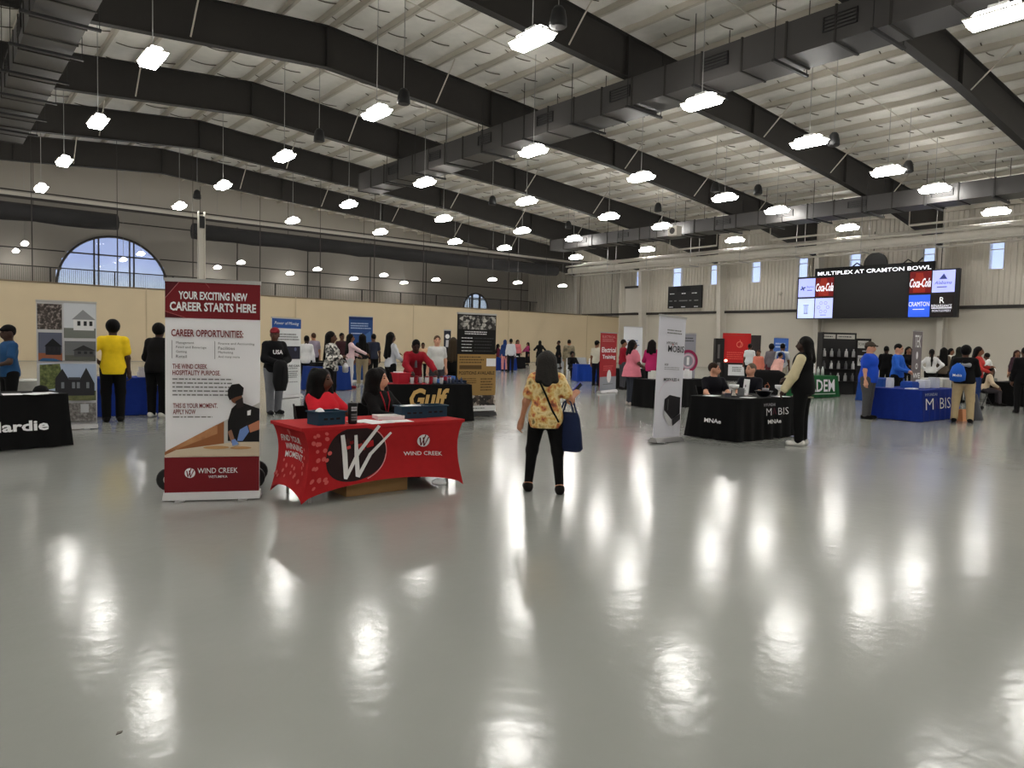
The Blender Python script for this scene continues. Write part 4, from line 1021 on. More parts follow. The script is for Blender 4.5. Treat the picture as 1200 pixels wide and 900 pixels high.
s.rect(0, 1, .405, .82, ink(158, 126, 74)); bz = ink(92, 70, 38); s.small(.05, .7, .42, .5, 3, bz, 3); s.rect(.05, .62, .515, .555, bz, 'rule'); s.txt('POSITIONS AVAILABLE', .04, .96, .575, .61, ink(60, 44, 22), .02); s.small(.05, .55, .64, .7, 3, bz, 8); s.small(.6, .95, .64, .78, 5, bz, 9); s.rect(.74, .99, .445, .525, WHITE, 'white_square')
s.rect(0, 1, .82, .925, crowd, 'photo'); s.rect(0, 1, .925, .98, ink(226, 226, 226)); s.small(.3, .8, .94, .96, 1, GREY, 3)
o, s = banner('red banner reading Electrical Training with a grey foot', (702, 461), (721, 459), 390, ink(160, 34, 42))
s.txt('ELECTRICAL', .1, .9, .05, .09, ink(215, 150, 150)); s.txt('Electrical', .08, .95, .25, .34, WHITE, .02); s.txt('Training', .12, .92, .38, .47, WHITE, .02); s.small(.1, .9, .1, .16, 2, ink(205, 130, 130), 3); s.small(.2, .85, .56, .66, 3, ink(215, 90, 90), 5); s.rect(0, 1, .76, 1, ink(146, 150, 158)); s.disc(.55, .755, .17, ink(226, 220, 220), 'seal', .22); s.small(.2, .9, .88, .9, 1, DGREY, 4)
o, s = banner('plain white banner near the side wall, left of the pink-shirted women', (729, 452), (751, 452), 383, ink(224, 226, 232)); s.small(.2, .85, .22, .34, 3, ink(110, 140, 190), 4); s.small(.3, .8, .4, .44, 1, GREY, 6)
o, s = banner('white leaning banner reading HYUNDAI MOBIS with a black machine picture', (765, 520), (796, 516), 371, ink(212, 212, 222), tilt=.035)
s.small(.3, .92, .10, .145, 2, GREY, 3); s.txt('HYUNDAI', .3, .7, .205, .228, DGREY, .01); s.txt('MOBIS', .36, .97, .235, .29, ink(34, 30, 40), .01); s.stroke([(.5, .225), (.56, .235)], .012, ink(190, 40, 60)); s.txt('ASV', .25, .4, .385, .405, DGREY, .02); s.small(.25, .93, .41, .44, 2, GREY, 8, fill=.3); s.txt('MODULES A', .25, .85, .505, .53, DGREY, .03)
s.ring(.5, .68, .32, .006, ink(205, 170, 190), n=20, a0=1.2, a1=2.9)
s.poly([(.32, .68), (.5, .645), (.92, .665), (.93, .8), (.62, .85), (.32, .78)], ink(24, 22, 26), 'machine_print'); s.poly([(.3, .765), (.62, .85), (.63, .905), (.52, .90), (.3, .81)], ink(186, 186, 190), 'machine_print'); s.poly([(.64, .85), (.95, .80), (.95, .85), (.66, .905)], ink(48, 46, 50), 'machine_print'); s.stroke([(.45, .68), (.45, .77)], .01, GREY)
o, s = banner('grey banner with a magenta ring emblem behind the Mobis banner', (797, 470), (813, 470), 391, ink(150, 150, 160), pole=False); s.small(.1, .9, .05, .13, 2, DGREY, 3); s.ring(.45, .42, .34, .09, ink(150, 40, 80)); s.ring(.45, .42, .22, .05, ink(215, 180, 200)); s.txt('1', .36, .54, .36, .48, WHITE, .02)
o, s = banner('small blue and white banner by the side wall, right of the red booth', (905, 447), (922, 447), 396, ink(70, 110, 190)); s.rect(0, 1, .48, 1, ink(220, 224, 232)); s.small(.1, .9, .1, .25, 2, ink(190, 210, 240), 3); s.small(.15, .85, .55, .8, 4, GREY, 4)
o, s = banner('tall narrow grey banner with white letters behind the blue Mobis table', (1066, 470), (1077, 469), 388, ink(120, 112, 116)); s.txt('TEK', .2, .85, .06, .24, WHITE, .01); s.disc(.5, .36, .09, WHITE, 'emblem', .13); s.ring(.5, .52, .1, .04, WHITE); s.txt('WE', .15, .9, .62, .7, WHITE, .02)

# ------------------------------------------------------------------ draped tables and what stands on them
o, f, l = drape('black-draped table reading Hardie at the left edge of the picture', (-.20, 11.66), 1.83, .76, (16, 16, 18), .16)
f.txt('Hardie', .46, .86, .47, .66, WHITE, .03)
for i, (x, y) in enumerate(((.95, 11.98), (1.35, 12.12), (1.2, 11.95))): item('leaflet', ['white leaflet on the Hardie table by the edge of the picture', 'white leaflet at the right end of the Hardie table', 'pale leaflet lying between two others on the Hardie table'][i], 'paper', (x, y, .752), MB().box(-.11, -.14, 0, .11, .14, .004), WHITE, .3*i, 'leaflets on the Hardie table')
item('cap_pile', 'dark folded cap lying on the Hardie table beside the man in blue', 'cap', (1.32, 12.32, .752), MB().lathe([(.1, 0), (.1, .03), (.07, .08), (.01, .1)], n=12), cloth(24, 24, 26), smooth=True)
o, f, l = drape('pale-draped table standing behind the Hardie table and the house display', (.2, 15.2), 1.6, .7, (190, 190, 184))
item('storage_crate', 'dark crate with white stripes on the pale table at far left', 'box', (1.15, 15.5, .752), MB().box(-.16, -.15, 0, .16, .15, .08).box(-.18, -.17, .08, .18, .17, .11).box(-.16, -.15, .11, .16, .15, .2), cloth(44, 42, 44))
o, f, l = drape('royal blue draped table between the yellow shirt and the tall red-topped banner', (2.55, 15.78), 1.83, .76, (26, 52, 138), .05); f.txt('Jackson', .52, .74, .13, .24, ink(170, 180, 200), 0, .2)
for i, (x, y, c, lab) in enumerate(((2.9, 16.1, (150, 150, 150), 'grey box beside the yellow shirt on the blue table'), (3.5, 16.1, (210, 205, 200), 'white box in the middle of the left blue table'), (3.85, 16.25, (60, 58, 60), 'dark box by the black hoodie on the blue table'))):
    item('display_box', lab, 'box', (x, y, .752), MB().box(-.12, -.09, 0, .12, .09, .1).box(-.1, -.08, .1, .1, .08, .16+.04*i), ink(*c), group='boxes on the left blue table')
o, f, l = drape('black-draped table with gold Gulf lettering', (6.98, 12.62), 1.83, .8, (20, 20, 22), -.36); 
f.txt('Gulf', .30, .74, .10, .64, ink(196, 160, 100), .035, .25); MB().box(.02, .02, .752, 1.0, .5, .756).build('red_runner', cloth(150, 30, 40), o)
M4 = o.matrix_basis
def on_gulf(x, y, z=.756): return M4 @ Vector((x, y, z))
q = thing('red_bin', 'red open bin on the Gulf table in front of the red jacket', 'bin', on_gulf(.42, .25)); MB().frus(0, 0, 0, .24, .2, .20, .30, .26).build('body', ink(176, 36, 52), q); MB().frus(0, 0, .2, .32, .28, .215, .32, .28).build('rim', ink(190, 50, 64), q)
item('paper_stack', 'white papers on top of the red bin', 'paper', on_gulf(.36, .22, .972), MB().box(-.08, -.06, 0, .08, .06, .02), WHITE)
for i in range(9):
    x = .62+.1*i; y = .12+.07*(i % 3)
    c = [(200, 200, 204), (150, 24, 40), (190, 190, 196)][i % 3]
    o_ = thing('tumbler_cup', '%s giveaway tumbler, %s from the left in the row on the Gulf table' % (('silver', 'dark red', 'pale grey')[i % 3], ORD[i]), 'cup', on_gulf(x, y), group='giveaway tumblers on the Gulf table')
    MB().lathe([(.028, 0), (.034, .02), (.038, .13), (.036, .135)], n=10).build('body', ink(*c, .35), o_, True); MB().lathe([(.039, .13), (.037, .15), (.012, .155)], n=10).build('lid', ink(120, 20, 34, .4), o_, True)
for i, (x, y) in enumerate(((1.3, .55), (1.5, .6))): item('blue_package', ['flat blue package on the Gulf table, left of two', 'flat blue package on the Gulf table, right of two'][i], 'box', on_gulf(x, y), MB().box(-.1, -.08, 0, .1, .08, .08+.06*i), ink(60, 110, 190), .2*i)
item('dark_tray', 'dark tray of small bottles at the right end of the Gulf table', 'tray', on_gulf(1.5, .25), MB().box(-.25, -.12, 0, .25, .12, .015).box(-.25, -.12, 0, -.24, .12, .07).box(.24, -.12, 0, .25, .12, .07).box(-.25, .11, 0, .25, .12, .07), ink(36, 44, 60))
for i in range(5): item('small_bottle', 'small dark bottle in the tray on the Gulf table, %s from the left' % ORD[i], 'bottle', on_gulf(1.32+.085*i, .22, .772), MB().lathe([(.022, 0), (.024, .01), (.024, .08), (.01, .1), (.01, .12)], n=8), ink(50, 60, 84, .3), group='small bottles on the Gulf table', smooth=True)

o, f, l = drape('black-draped table reading HYUNDAI MOBIS MNAe behind the leaning white banner', (10.84, 7.18), 1.83, 1.0, (14, 14, 17))
f.txt('HYUNDAI', .42, .62, .13, .20, ink(150, 150, 155), .02); f.txt('M', .46, .55, .25, .42, WHITE, -.01); f.stroke([(.575, .40), (.60, .25), (.63, .40)], .012, ink(120, 40, 60), 'lettering'); f.txt('BIS', .67, .86, .25, .42, WHITE, -.01); f.txt('MNAe', .48, .72, .52, .62, WHITE, .03); l.txt('MNAe', .35, .70, .50, .60, WHITE, .03)
zt = .752
def pedestal(lab, x, y):
    q = thing('pedestal_cup', lab, 'cup', (x, y, zt), group='white pedestal cups on the black Mobis table'); MB().lathe([(.05, 0), (.055, .01), (.03, .03), (.025, .10), (.04, .12)], n=12).build('stem', M_white, q, True); MB().lathe([(.04, .12), (.085, .15), (.09, .20), (.085, .205), (.07, .15)], n=12).build('bowl', WHITE, q, True)
pedestal('white pedestal cup in front of the seated bald man on the black Mobis table', 11.55, 7.75); pedestal('white pedestal cup by the hand of the man in the varsity jacket', 12.42, 7.35)
item('dark_bowl', 'wide dark bowl on the black Mobis table', 'bowl', (12.0, 7.42, zt), MB().lathe([(.07, 0), (.11, .03), (.16, .10), (.165, .105), (.15, .1), (.1, .04), (.02, .03)], n=18), ink(24, 26, 32, .3), smooth=True)
q = thing('sign_holder', 'small white sign card standing on the black Mobis table', 'sign', (11.9, 7.75, zt), -.5); MB().prism([(0, 0), (.02, 0), (.045, .3), (.035, .3)], -.1, .1, 'y').build('card', WHITE, q); MB().box(-.03, -.11, 0, .09, .11, .008).build('foot', M_white, q)
qs = Sheet(q, .2, .28, lambda x, z, ll: (-.004-ll+z*.12, .1-x, z+.01)); qs.poly([(.5, .3), (.62, .42), (.5, .52), (.38, .42)], DGREY, 'emblem'); qs.small(.2, .8, .65, .85, 2, GREY, 3)
for i, (x, y, rz, lab) in enumerate(((11.4, 7.35, .2, 'white sheet at the front edge of the black Mobis table'), (12.3, 7.25, -.2, 'white sheet under the hand of the varsity jacket man'), (11.1, 7.9, .1, 'blue-white sheet by the seated man at the left of the black Mobis table'))): item('paper_sheet', lab, 'paper', (x, y, zt), MB().box(-.15, -.1, 0, .15, .1, .004), WHITE, rz, 'papers on the black Mobis table')
for i, (x, y, c, hh, lab) in enumerate(((11.7, 7.7, (120, 122, 126), .14, 'grey small box behind the dark bowl'), (12.35, 7.6, (190, 190, 196), .13, 'pale small box between bowl and pedestal cup'), (11.3, 7.7, (70, 70, 80), .06, 'flat grey box by the seated men'))): item('gift_box', lab, 'box', (x, y, zt), MB().box(-.06, -.05, 0, .06, .05, hh-.02).box(-.063, -.053, hh-.02, .063, .053, hh), ink(*c), .4)
q = thing('covered_chair', 'high-backed chair under a black cover with a small orange emblem behind the Mobis table', 'chair', at(897, 497), -1.0)
b = MB(); V = []; F = []
for j, (z, wx, wy) in enumerate(((.0, .36, .34), (.45, .36, .34), (.62, .40, .22), (.95, .40, .16), (1.1, .36, .13), (1.17, .24, .08))):
    for k in range(24):
        a = 2*pi*k/24; V.append((wx*abs(cos(a))**.6*(1 if cos(a) > 0 else -1), (.12 if z > .5 else 0)+wy*abs(sin(a))**.6*(1 if sin(a) > 0 else -1), z))
for j in range(5):
    for k in range(24): F.append((j*24+k, j*24+(k+1) % 24, (j+1)*24+(k+1) % 24, (j+1)*24+k))
F.append(tuple(range(120, 144))); b.add(V, F).build('cover', cloth(20, 20, 22), q, True)
qs = Sheet(q, .5, .4, lambda x, z, ll: (x-.25, -.075-ll, z+.62)); qs.ring(.5, .5, .05, .012, ink(190, 120, 90)); qs.stroke([(.5, .28), (.56, .4)], .014, ink(190, 120, 90))
o, f, l = drape('royal blue draped table reading HYUNDAI MOBIS on the right', (18.08, 7.09), 2.2, 1.15, (20, 44, 130)); f.txt('HYUNDAI', .07, .38, .10, .19, ink(150, 160, 190), .02); f.txt('M', .08, .28, .27, .62, WHITE, -.01); f.stroke([(.32, .61), (.36, .28), (.41, .61)], .02, ink(90, 50, 110), 'lettering'); f.txt('BIS', .45, .74, .27, .62, WHITE, -.01)
for i, (x, y, w_, d_, hh, c, lab) in enumerate(((18.5, 8.0, .07, .07, .24, (226, 226, 230), 'white tall carton at the left of the blue Mobis table'), (18.9, 7.7, .2, .14, .16, (40, 80, 170), 'blue box in the middle of the blue Mobis table'), (19.4, 7.6, .16, .12, .2, (220, 222, 228), 'white box on the blue Mobis table by the khaki trousers'), (19.8, 7.5, .12, .1, .26, (200, 204, 214), 'pale tall box at the right end of the blue Mobis table'), (18.4, 7.45, .14, .1, .02, (235, 235, 238), 'flat white leaflets at the left front of the blue Mobis table'))):
    item('giveaway_box', lab, 'box', (x, y, zt), MB().box(-w_, -d_, 0, w_, d_, hh*.8).box(-w_*.92, -d_*.92, hh*.8, w_*.92, d_*.92, hh), ink(*c), group='boxes on the blue Mobis table')
item('orange_bag', 'orange paper bag on the floor between the khaki trouser legs', 'bag', (19.6, 6.75, 0), MB().frus(0, 0, 0, .3, .16, .28, .26, .1), ink(206, 140, 96))
item('traffic_cone', 'dark grey pointed stand behind the khaki trouser legs', 'stand', (20.3, 6.72, 0), MB().lathe([(.22, 0), (.2, .03), (.05, .62), (.03, .64)], n=14), ink(66, 68, 76), smooth=True)
o, f, l = drape('green-draped table reading ADEM in white', (23.0, 12.75), 1.9, .8, (34, 92, 52), -.12); f.txt('ADEM', .14, .88, .16, .72, WHITE, .02); f.rect(.1, .9, .80, .84, ink(180, 200, 184), 'rule')
for i in range(5): item('bottle', 'pale bottle on the green ADEM table, %s from the left' % ORD[i], 'bottle', (23.4+.3*i, 12.95, zt), MB().lathe([(.05, 0), (.05, .2), (.02, .26), (.02, .3)], n=8), ink(200, 206, 204), group='bottles on the green table', smooth=True)
o, f, l = drape('black-draped table behind the two women in pink', (14.77, 12.29), 2.2, .72, (17, 17, 19))
for i, (x, y, c, hh, lab) in enumerate(((15.2, 12.7, (226, 226, 222), .22, 'white green-trimmed carton in front of the magenta blouse'), (16.5, 12.6, (240, 240, 242), .26, 'white box right of the leaning Mobis banner'), (16.8, 12.9, (44, 36, 36), .22, 'dark brown box right of the leaning Mobis banner'))): item('carton', lab, 'box', (x, y, zt), MB().box(-.1, -.1, 0, .1, .1, hh*.85).box(-.05, -.05, hh*.85, .05, .05, hh), ink(*c))
o, f, l = drape('small black-draped table beside the red Electrical Training banner', (20.3, 18.5), 1.4, .76, (15, 15, 17))
o, f, l = drape('royal blue table far off, left of the red Electrical Training banner', (22.3, 22.9), 1.7, .8, (24, 60, 150), -.5)
for i in range(2): 
    q = thing('white_chair', ['white plastic chair behind the far blue table, left one', 'white plastic chair behind the far blue table, right one'][i], 'chair', (23.6+1.0*i, 24.65-.5*i, 0), -.7, 'white chairs at the far blue table'); MB().box(-.22, -.22, .42, .22, .22, .45).build('seat', WHITE, q); MB().tube([(-.2, .2, .45), (-.2, .26, .95), (.2, .26, .95), (.2, .2, .45)], .03, 6).build('back_frame', WHITE, q)
    for (a, c) in ((-.19, -.19), (.19, -.19), (-.19, .19), (.19, .19)): MB().tube([(a, c, 0), (a, c, .42)], .02, 6).build('leg', WHITE, q)
o, f, l = drape('royal blue table farthest back beside the black and gold banner', (25.6, 33.8), 1.83, .8, (22, 48, 120), -.3)
o, f, l = drape('dark-draped table against the tan curtain with white top papers', (28.0, 35.9), 1.8, .8, (26, 26, 30), -.4); item('paper_sheet', 'white papers on the far dark table by the tan curtain', 'paper', (28.9, 35.8, zt), MB().box(-.5, -.2, 0, .5, .2, .05), WHITE, -.4)
o, f, l = drape('pale grey draped table far back beside the woman in black', (33.0, 35.5), 1.83, .8, (170, 172, 176), -.4)
o, f, l = drape('royal blue table seen between the white shirt and the patterned blouse', (9.25, 20.9), 1.25, .7, (26, 52, 120), .1); item('black_case', 'black case on the blue table behind the patterned blouse', 'case', (9.6, 21.2, zt), MB().box(-.28, -.2, 0, .28, .2, .12).box(-.08, -.03, .14, .08, .03, .18), cloth(20, 20, 22))
o, f, l = drape('black-draped table at the right edge of the picture', (26.9, 7.5), 2.0, 1.0, (16, 16, 18))
o, f, l = drape('white-topped table far right behind the bent woman in white', (29.5, 9.6), 1.6, .8, (120, 122, 118))
o, f, l = drape('royal blue table behind the man in the blue shirt', (24.0, 10.6), 1.6, .8, (30, 66, 140))
o, f, l = drape('pale table among the crowd right of the tall grey banner', (26.9, 9.9), 1.8, .8, (200, 200, 196))
folding_chair('black folding chair of the seated woman at the right edge', (26.35, 8.55, 0), -1.9)
folding_chair('empty black folding chair beside the seated woman at the right edge', (27.2, 9.3, 0), -1.7)
q = folding_chair('white folding chair left of the seated men behind the Mobis banner', (12.0, 9.6, 0), .6, (214, 212, 208), 'chairs at the black Mobis table'); 
folding_chair('folding chair under the seated man with brown hair', (12.2, 8.72, 0), -.4, group='chairs at the black Mobis table'); folding_chair('folding chair under the seated bald man', (13.05, 8.45, 0), -.3, group='chairs at the black Mobis table')

# red booth
q = thing('red_booth', 'red and black trade booth with a flame emblem by the side wall', 'booth', (31.8, 21.2, 0), -.75)
MB().box(-.75, 0, .9, .62, .12, 2.38).build('red_wall', ink(196, 36, 38), q); MB().box(.62, -.05, .1, 1.1, 1.0, 2.3).build('dark_side', ink(52, 46, 46), q); MB().box(-1.15, -.2, .1, -.72, .3, 2.1).build('dark_pillar', ink(30, 28, 28), q)
MB().box(-.72, -.35, 0, .6, .4, .9).build('counter', ink(26, 24, 26), q)
qs = Sheet(q, 1.37, 1.48, lambda x, z, ll: (x-.75, -ll, z+.9)); qs.ring(.6, .38, .16, .04, ink(226, 120, 100)); qs.stroke([(.6, .22), (.66, .36), (.6, .48)], .03, ink(226, 120, 100)); qs.small(.1, .9, .04, .1, 1, ink(170, 60, 50), 3); qs.small(.15, .8, .62, .9, 4, ink(226, 90, 80), 5); 
qs = Sheet(q, .43, 2.0, lambda x, z, ll: (x-1.15, -.2-ll, z+.1)); qs.rect(.25, .5, .15, .5, ink(96, 92, 90), 'panel_print'); qs.rect(.25, .6, .6, .95, ink(110, 106, 104), 'panel_print')
qs = Sheet(q, 1.3, .9, lambda x, z, ll: (x-.72, -.352-ll, z)); qs.rect(.15, .8, .1, .7, ink(220, 222, 224), 'poster'); qs.small(.3, .7, .2, .5, 3, DGREY, 3)
for sx in (-.6, .5): MB().lathe([(.06, -.05), (.06, .05)], n=12).build('spot_lamp', ink(255, 235, 200, .5, 3.0), q, False, (sx, -.1, 1.0), (pi/2, 0, 0))
# black product display wall
q = thing('product_display', 'black shelving display of small bottles and tools behind the green table', 'display', (26.6, 13.3, 0), -.62)
MB().box(-.8, .1, 0, .6, .2, 2.3).build('back_board', M_black, q); MB().box(.6, .05, 0, 1.15, .5, 2.1).build('side_cabinet', ink(30, 28, 28), q); MB().box(-.85, -.2, .0, -.8, .2, 2.3).build('end_panel', M_black, q)
for z in (.5, .95, 1.4): MB().box(-.8, -.12, z-.02, .6, .12, z).build('shelf', ink(40, 38, 38), q)
qs = Sheet(q, 1.4, 2.3, lambda x, z, ll: (x-.8, .1-ll, z)); qs.rect(.05, .42, .03, .10, ink(190, 186, 178), 'sign_strip'); qs.rect(.46, .95, .03, .10, ink(190, 186, 178), 'sign_strip')
qs.small(.08, .4, .045, .085, 1, DGREY, 3); qs.small(.5, .92, .045, .085, 1, DGREY, 4)
qs = Sheet(q, .55, 2.1, lambda x, z, ll: (x+.6, .05-ll, z)); qs.rect(.06, .8, .04, .17, ink(190, 188, 182), 'poster'); qs.txt('POWER', .1, .75, .07, .13, DGREY); qs.rect(.1, .85, .3, .48, ink(200, 200, 196), 'poster'); qs.txt('KHD', .2, .75, .33, .44, DGREY, .02); qs.small(.4, .9, .2, .24, 1, SILVER, 3); qs.disc(.5, .8, .08, GREY); qs.disc(.5, .65, .06, GREY)
n_ = 0
for r_, z in enumerate((.5, .95, 1.4)):
    for k in range(5):
        p_ = q.matrix_basis @ Vector((-.66+.28*k, 0, z))
        item('sample_bottle', 'pale sample bottle on the black display, %s of the %s shelf' % (ORD[k], ('lower', 'middle', 'upper')[r_]), 'bottle', p_, MB().lathe([(.06, 0), (.065, .02), (.055, .2), (.025, .24), (.025, .3)], n=8), ink(*[(150, 150, 150), (90, 90, 92), (186, 186, 186)][(k+r_) % 3]), group='sample bottles on the black display', smooth=True)

item('floor_scrap', 'tiny dark scrap lying on the bare floor at lower left', 'scrap', at(139, 859), MB().prism([(-.016, -.006), (.006, -.01), (.018, 0), (0, .009)], .0, .003, 'z'), ink(84, 78, 72), .4)

# ------------------------------------------------------------------ people
def pp(label, px, yf, yt, face, want=None, **k):
    P, h = stand(px, yf, yt, want=want)
    k.setdefault('vs', min(.03, max(.013, depth_of(P)*.0011)))
    return person(label, P, face, h, **k)
BLK = (20, 20, 23)
def pattern(name, scale, cols, kind='noise'):
    return photo(name, 'v' if kind == 'v' else 's', *cols)
floral = photo('floral', 'n', (120, 60, 40), (196, 110, 60), (214, 178, 100), (232, 214, 160), (206, 176, 110), (120, 110, 70))
floral.node_tree.nodes['Noise Texture'].inputs['Scale'].default_value = 13
zebra = photo('zebra', 's', (24, 24, 26), (30, 30, 32), (215, 212, 205), (225, 222, 215)); zebra.node_tree.nodes['Noise Texture'].inputs['Scale'].default_value = 16
camo = photo('camo', 'n', (70, 66, 50), (108, 98, 74), (130, 118, 92), (84, 78, 60))

# the woman walking away in the foreground
w1 = pp('woman in a floral blouse walking away with a tote bag, centre of the floor', 637, 579, 413, 182, female=True, skin='tan', b=1.1, top=(floral, 'short', -.12), bottom=('slim', (16, 16, 18)), shoes=(36, 30, 28),
    hair=('shoulder', (66, 63, 60)), arms=(((.36, .24, 1.17), (.5, -.2, -1)), ((.30, .04, .80), (.6, -1, 0))), spread=.085, step=-.07, vs=.011, loose=.012, head=(-8, 6))
T1 = FRAME[w1.name]
st = MB().tube([T1(.10, -.07, .50), T1(.08, -.145, .42), T1(.01, -.155, .28), T1(-.07, -.155, .10), T1(-.15, -.12, -.04)], .012, 6).build('crossbody_strap', cloth(16, 16, 18)); st.parent = w1; st.matrix_parent_inverse = w1.matrix_basis.inverted()
hp = HANDS[w1.name][0]
ph = thing('phone', 'blue-cased phone held up in the right hand of the woman in floral', 'phone', hp+Vector((0, 0, .035)), .4); MB().box(-.037, -.006, -.06, .037, .006, .08).build('case', ink(70, 74, 170), ph); MB().box(-.033, -.008, -.055, .033, -.006, .075).build('screen', ink(30, 30, 40, .2), ph); ph.rotation_euler = (.5, .5, .4)
eb = T1(.22, .03, .14)
bagp = T1(-.27, .0, -.15)
bg_ = thing('tote_bag', 'navy tote bag hanging from the arm of the woman in floral', 'bag', (bagp.x, bagp.y, bagp.z-.22), w1.rotation_euler.z)
V = []; F = []; lv = ((0, .15, .07), (.03, .17, .085), (.2, .165, .08), (.36, .13, .05), (.42, .11, .03))
for z, a, c in lv:
    for k in range(16):
        t = 2*pi*k/16; V.append((c*abs(cos(t))**.6*(1 if cos(t) > 0 else -1), a*abs(sin(t))**.6*(1 if sin(t) > 0 else -1)+.01*sin(z*20), z))
for j in range(len(lv)-1):
    for k in range(16): F.append((j*16+k, j*16+(k+1) % 16, (j+1)*16+(k+1) % 16, (j+1)*16+k))
F += [tuple(range(16))[::-1], tuple(range(64, 80))]
bb = MB().add(V, F).build('body', cloth(26, 36, 66), bg_, True); bb.rotation_euler.z = .9
for s_ in (-1, 1): hb = MB().tube([(s_*.03, -.09, .41), (s_*.025, -.05, .52), (s_*.01, 0, .565), (s_*.025, .05, .52), (s_*.03, .09, .41)], .011, 6).build('handle', cloth(30, 40, 72), bg_, True); hb.rotation_euler.z = .9

# seated at the red table
a = person('smiling woman with long curly black hair in a red shirt at the red table', (3.52, 7.74, 0), 38, 1.66, 1.05, 'dark', ((206, 36, 50), 'short'), ('pants', BLK), hair=('curly', (14, 12, 12)), arms=(((.10, .40, 1.12), (1, -.2, -.6)), ((.16, .38, 1.12), (1, -.2, -.6))), sit=True, female=True, vs=.012, head=(22, 0))
tag(MB().lathe([(.005, 0), (.03, .004), (.03, .008), (.005, .012)], n=8).build('badge', WHITE, a), None)
[c for c in a.children if c.name.startswith('badge')][0].location = (.07, -.16, .82)
b_ = person('woman with dark hair in a black jacket and red lanyard seated at the red table', (4.27, 7.80, 0), 42, 1.66, .98, 'light', ((24, 22, 24), 'long'), ('pants', BLK), hair=('curly', (22, 18, 18)), arms=(((.02, .38, 1.12), (1, -.2, -.6)), ((.08, .40, 1.12), (1, -.2, -.6))), sit=True, female=True, vs=.012, head=(22, 0))
MB().tube([(-.06, -.10, 1.0), (-.05, -.15, .9), (0, -.165, .72), (.05, -.15, .9), (.06, -.10, 1.0)], .008, 5).build('lanyard', ink(170, 30, 44), b_)
MB().box(-.03, -.175, .64, .03, -.168, .72).build('name_badge', WHITE, b_)

# left side
pp('man in a blue shirt and black knit cap behind the Hardie table', 12, 500, 381, -70, skin='deep', top=((40, 78, 120), 'short'), bottom=('pants', BLK), hair=('short', (16, 14, 14)), hat=(20, 20, 22), arms=('desk', 'front'), b=1.1)
pp('person in a yellow T-shirt and black trousers seen from behind', 133, 494, 375, 180, skin='deep', top=((240, 204, 36), 'short', -.1), bottom=('pants', (16, 16, 18)), hair=('afro', (14, 12, 12)), arms=('down', 'hip'), b=1.05, loose=.015)
bk_ = pp('person in a black hoodie with a white cup beside the tall red-topped banner', 184, 489, 379, 150, skin='deep', top=((22, 21, 24), 'long', -.1), bottom=('pants', (18, 18, 20)), shoes=(206, 204, 200), hair=('afro', (14, 12, 12)), arms=('phone', 'front'), b=1.12, loose=.02, lean=8)
hh = HANDS[bk_.name][1]; hh2 = HANDS[bk_.name][0]
item('paper_bag', 'white paper bag held by the person in the black hoodie', 'bag', (hh.x-.16, hh.y-.1, hh.z-.32), MB().frus(0, 0, 0, .12, .08, .22, .14, .09).box(-.03, -.004, .22, .03, .004, .27), WHITE, .3)
us = pp('man in a black USA sweatshirt and red cap holding a dark coat', 321, 485, 384, 25, skin='dark', top=((22, 22, 27), 'long', -.08), bottom=('pants', (116, 118, 124)), shoes=(40, 40, 44), hair=('short', (14, 12, 12)), hat=(120, 30, 40), arms=('front', 'front'), b=1.1, loose=.018, head=(-35, 0), step=.05)
kid = lambda o, n: [c for c in o.children if c.name.startswith(n)][0]
su = Sheet(kid(us, 'top'), .24, .10, lambda x, z, l: (x-.12, -.178-l+1.0*(x-.12)**2, z+1.26)); su.txt('USA', .05, .95, .05, .95, WHITE, .03)
hc2 = (HANDS[us.name][0]+HANDS[us.name][1])/2
ct = thing('folded_coat', 'dark coat draped over the arm of the man in the red cap', 'coat', (hc2.x, hc2.y, hc2.z-.55), us.rotation_euler.z)
V = []; F = []
for j, (z, a_, c) in enumerate(((0, .12, .05), (.2, .16, .07), (.45, .15, .09), (.58, .12, .09), (.64, .06, .05))):
    for k in range(14): t = 2*pi*k/14; V.append((a_*cos(t)+.015*sin(3*t+j)-.05, c*sin(t)-.05, z))
for j in range(4):
    for k in range(14): F.append((j*14+k, j*14+(k+1) % 14, (j+1)*14+(k+1) % 14, (j+1)*14+k))
F += [tuple(range(14))[::-1], tuple(range(56, 70))]
MB().add(V, F).build('fabric', cloth(40, 40, 44), ct, True); MB().tube([(-.05, -.10, .1), (-.03, -.14, .5)], .012, 5).build('sleeve_edge', cloth(26, 26, 30), ct)
pp('person in a white blouse and black trousers beside the blue-topped banner', 359, 455, 393, 165, skin='deep', top=((226, 226, 226), 'long', -.1), bottom=('pants', BLK), hair=('short', (14, 12, 12)), arms=('down', 'front'), female=True, b=1.1)
pp('man with thinning hair in a lilac shirt, half hidden behind the white blouse', 367, 447, 390, 200, skin='tan', top=((150, 140, 156), 'short'), hair=('short', (96, 66, 50)), b=1.1)
wz = pp('woman in a black and white patterned blouse with long black hair', 387, 480, 388, 75, skin='dark', top=(zebra, 'long', -.06), bottom=('pants', (24, 24, 26)), hair=('long', (16, 13, 13)), arms=('phone', 'front'), female=True, b=1.05, loose=.012)
hz = HANDS[wz.name][0]; item('silver_pouch', 'shiny silver pouch hanging by the patterned blouse', 'bag', (hz.x, hz.y, hz.z-.36), MB().lathe([(.05, 0), (.07, .03), (.07, .14), (.04, .2), (.015, .22)], n=10), mat('foil', srgb(180, 180, 184), .3, metal=.7), smooth=True)
pp('woman in a pink and white top leaning in beside the blue banner', 410, 455, 391, 95, skin='brown', top=((226, 196, 200), 'long', -.02), bottom=('pants', (206, 204, 204)), shoes=(120, 30, 40), hair=('long', (18, 15, 14)), arms=('reach', 'front'), female=True)
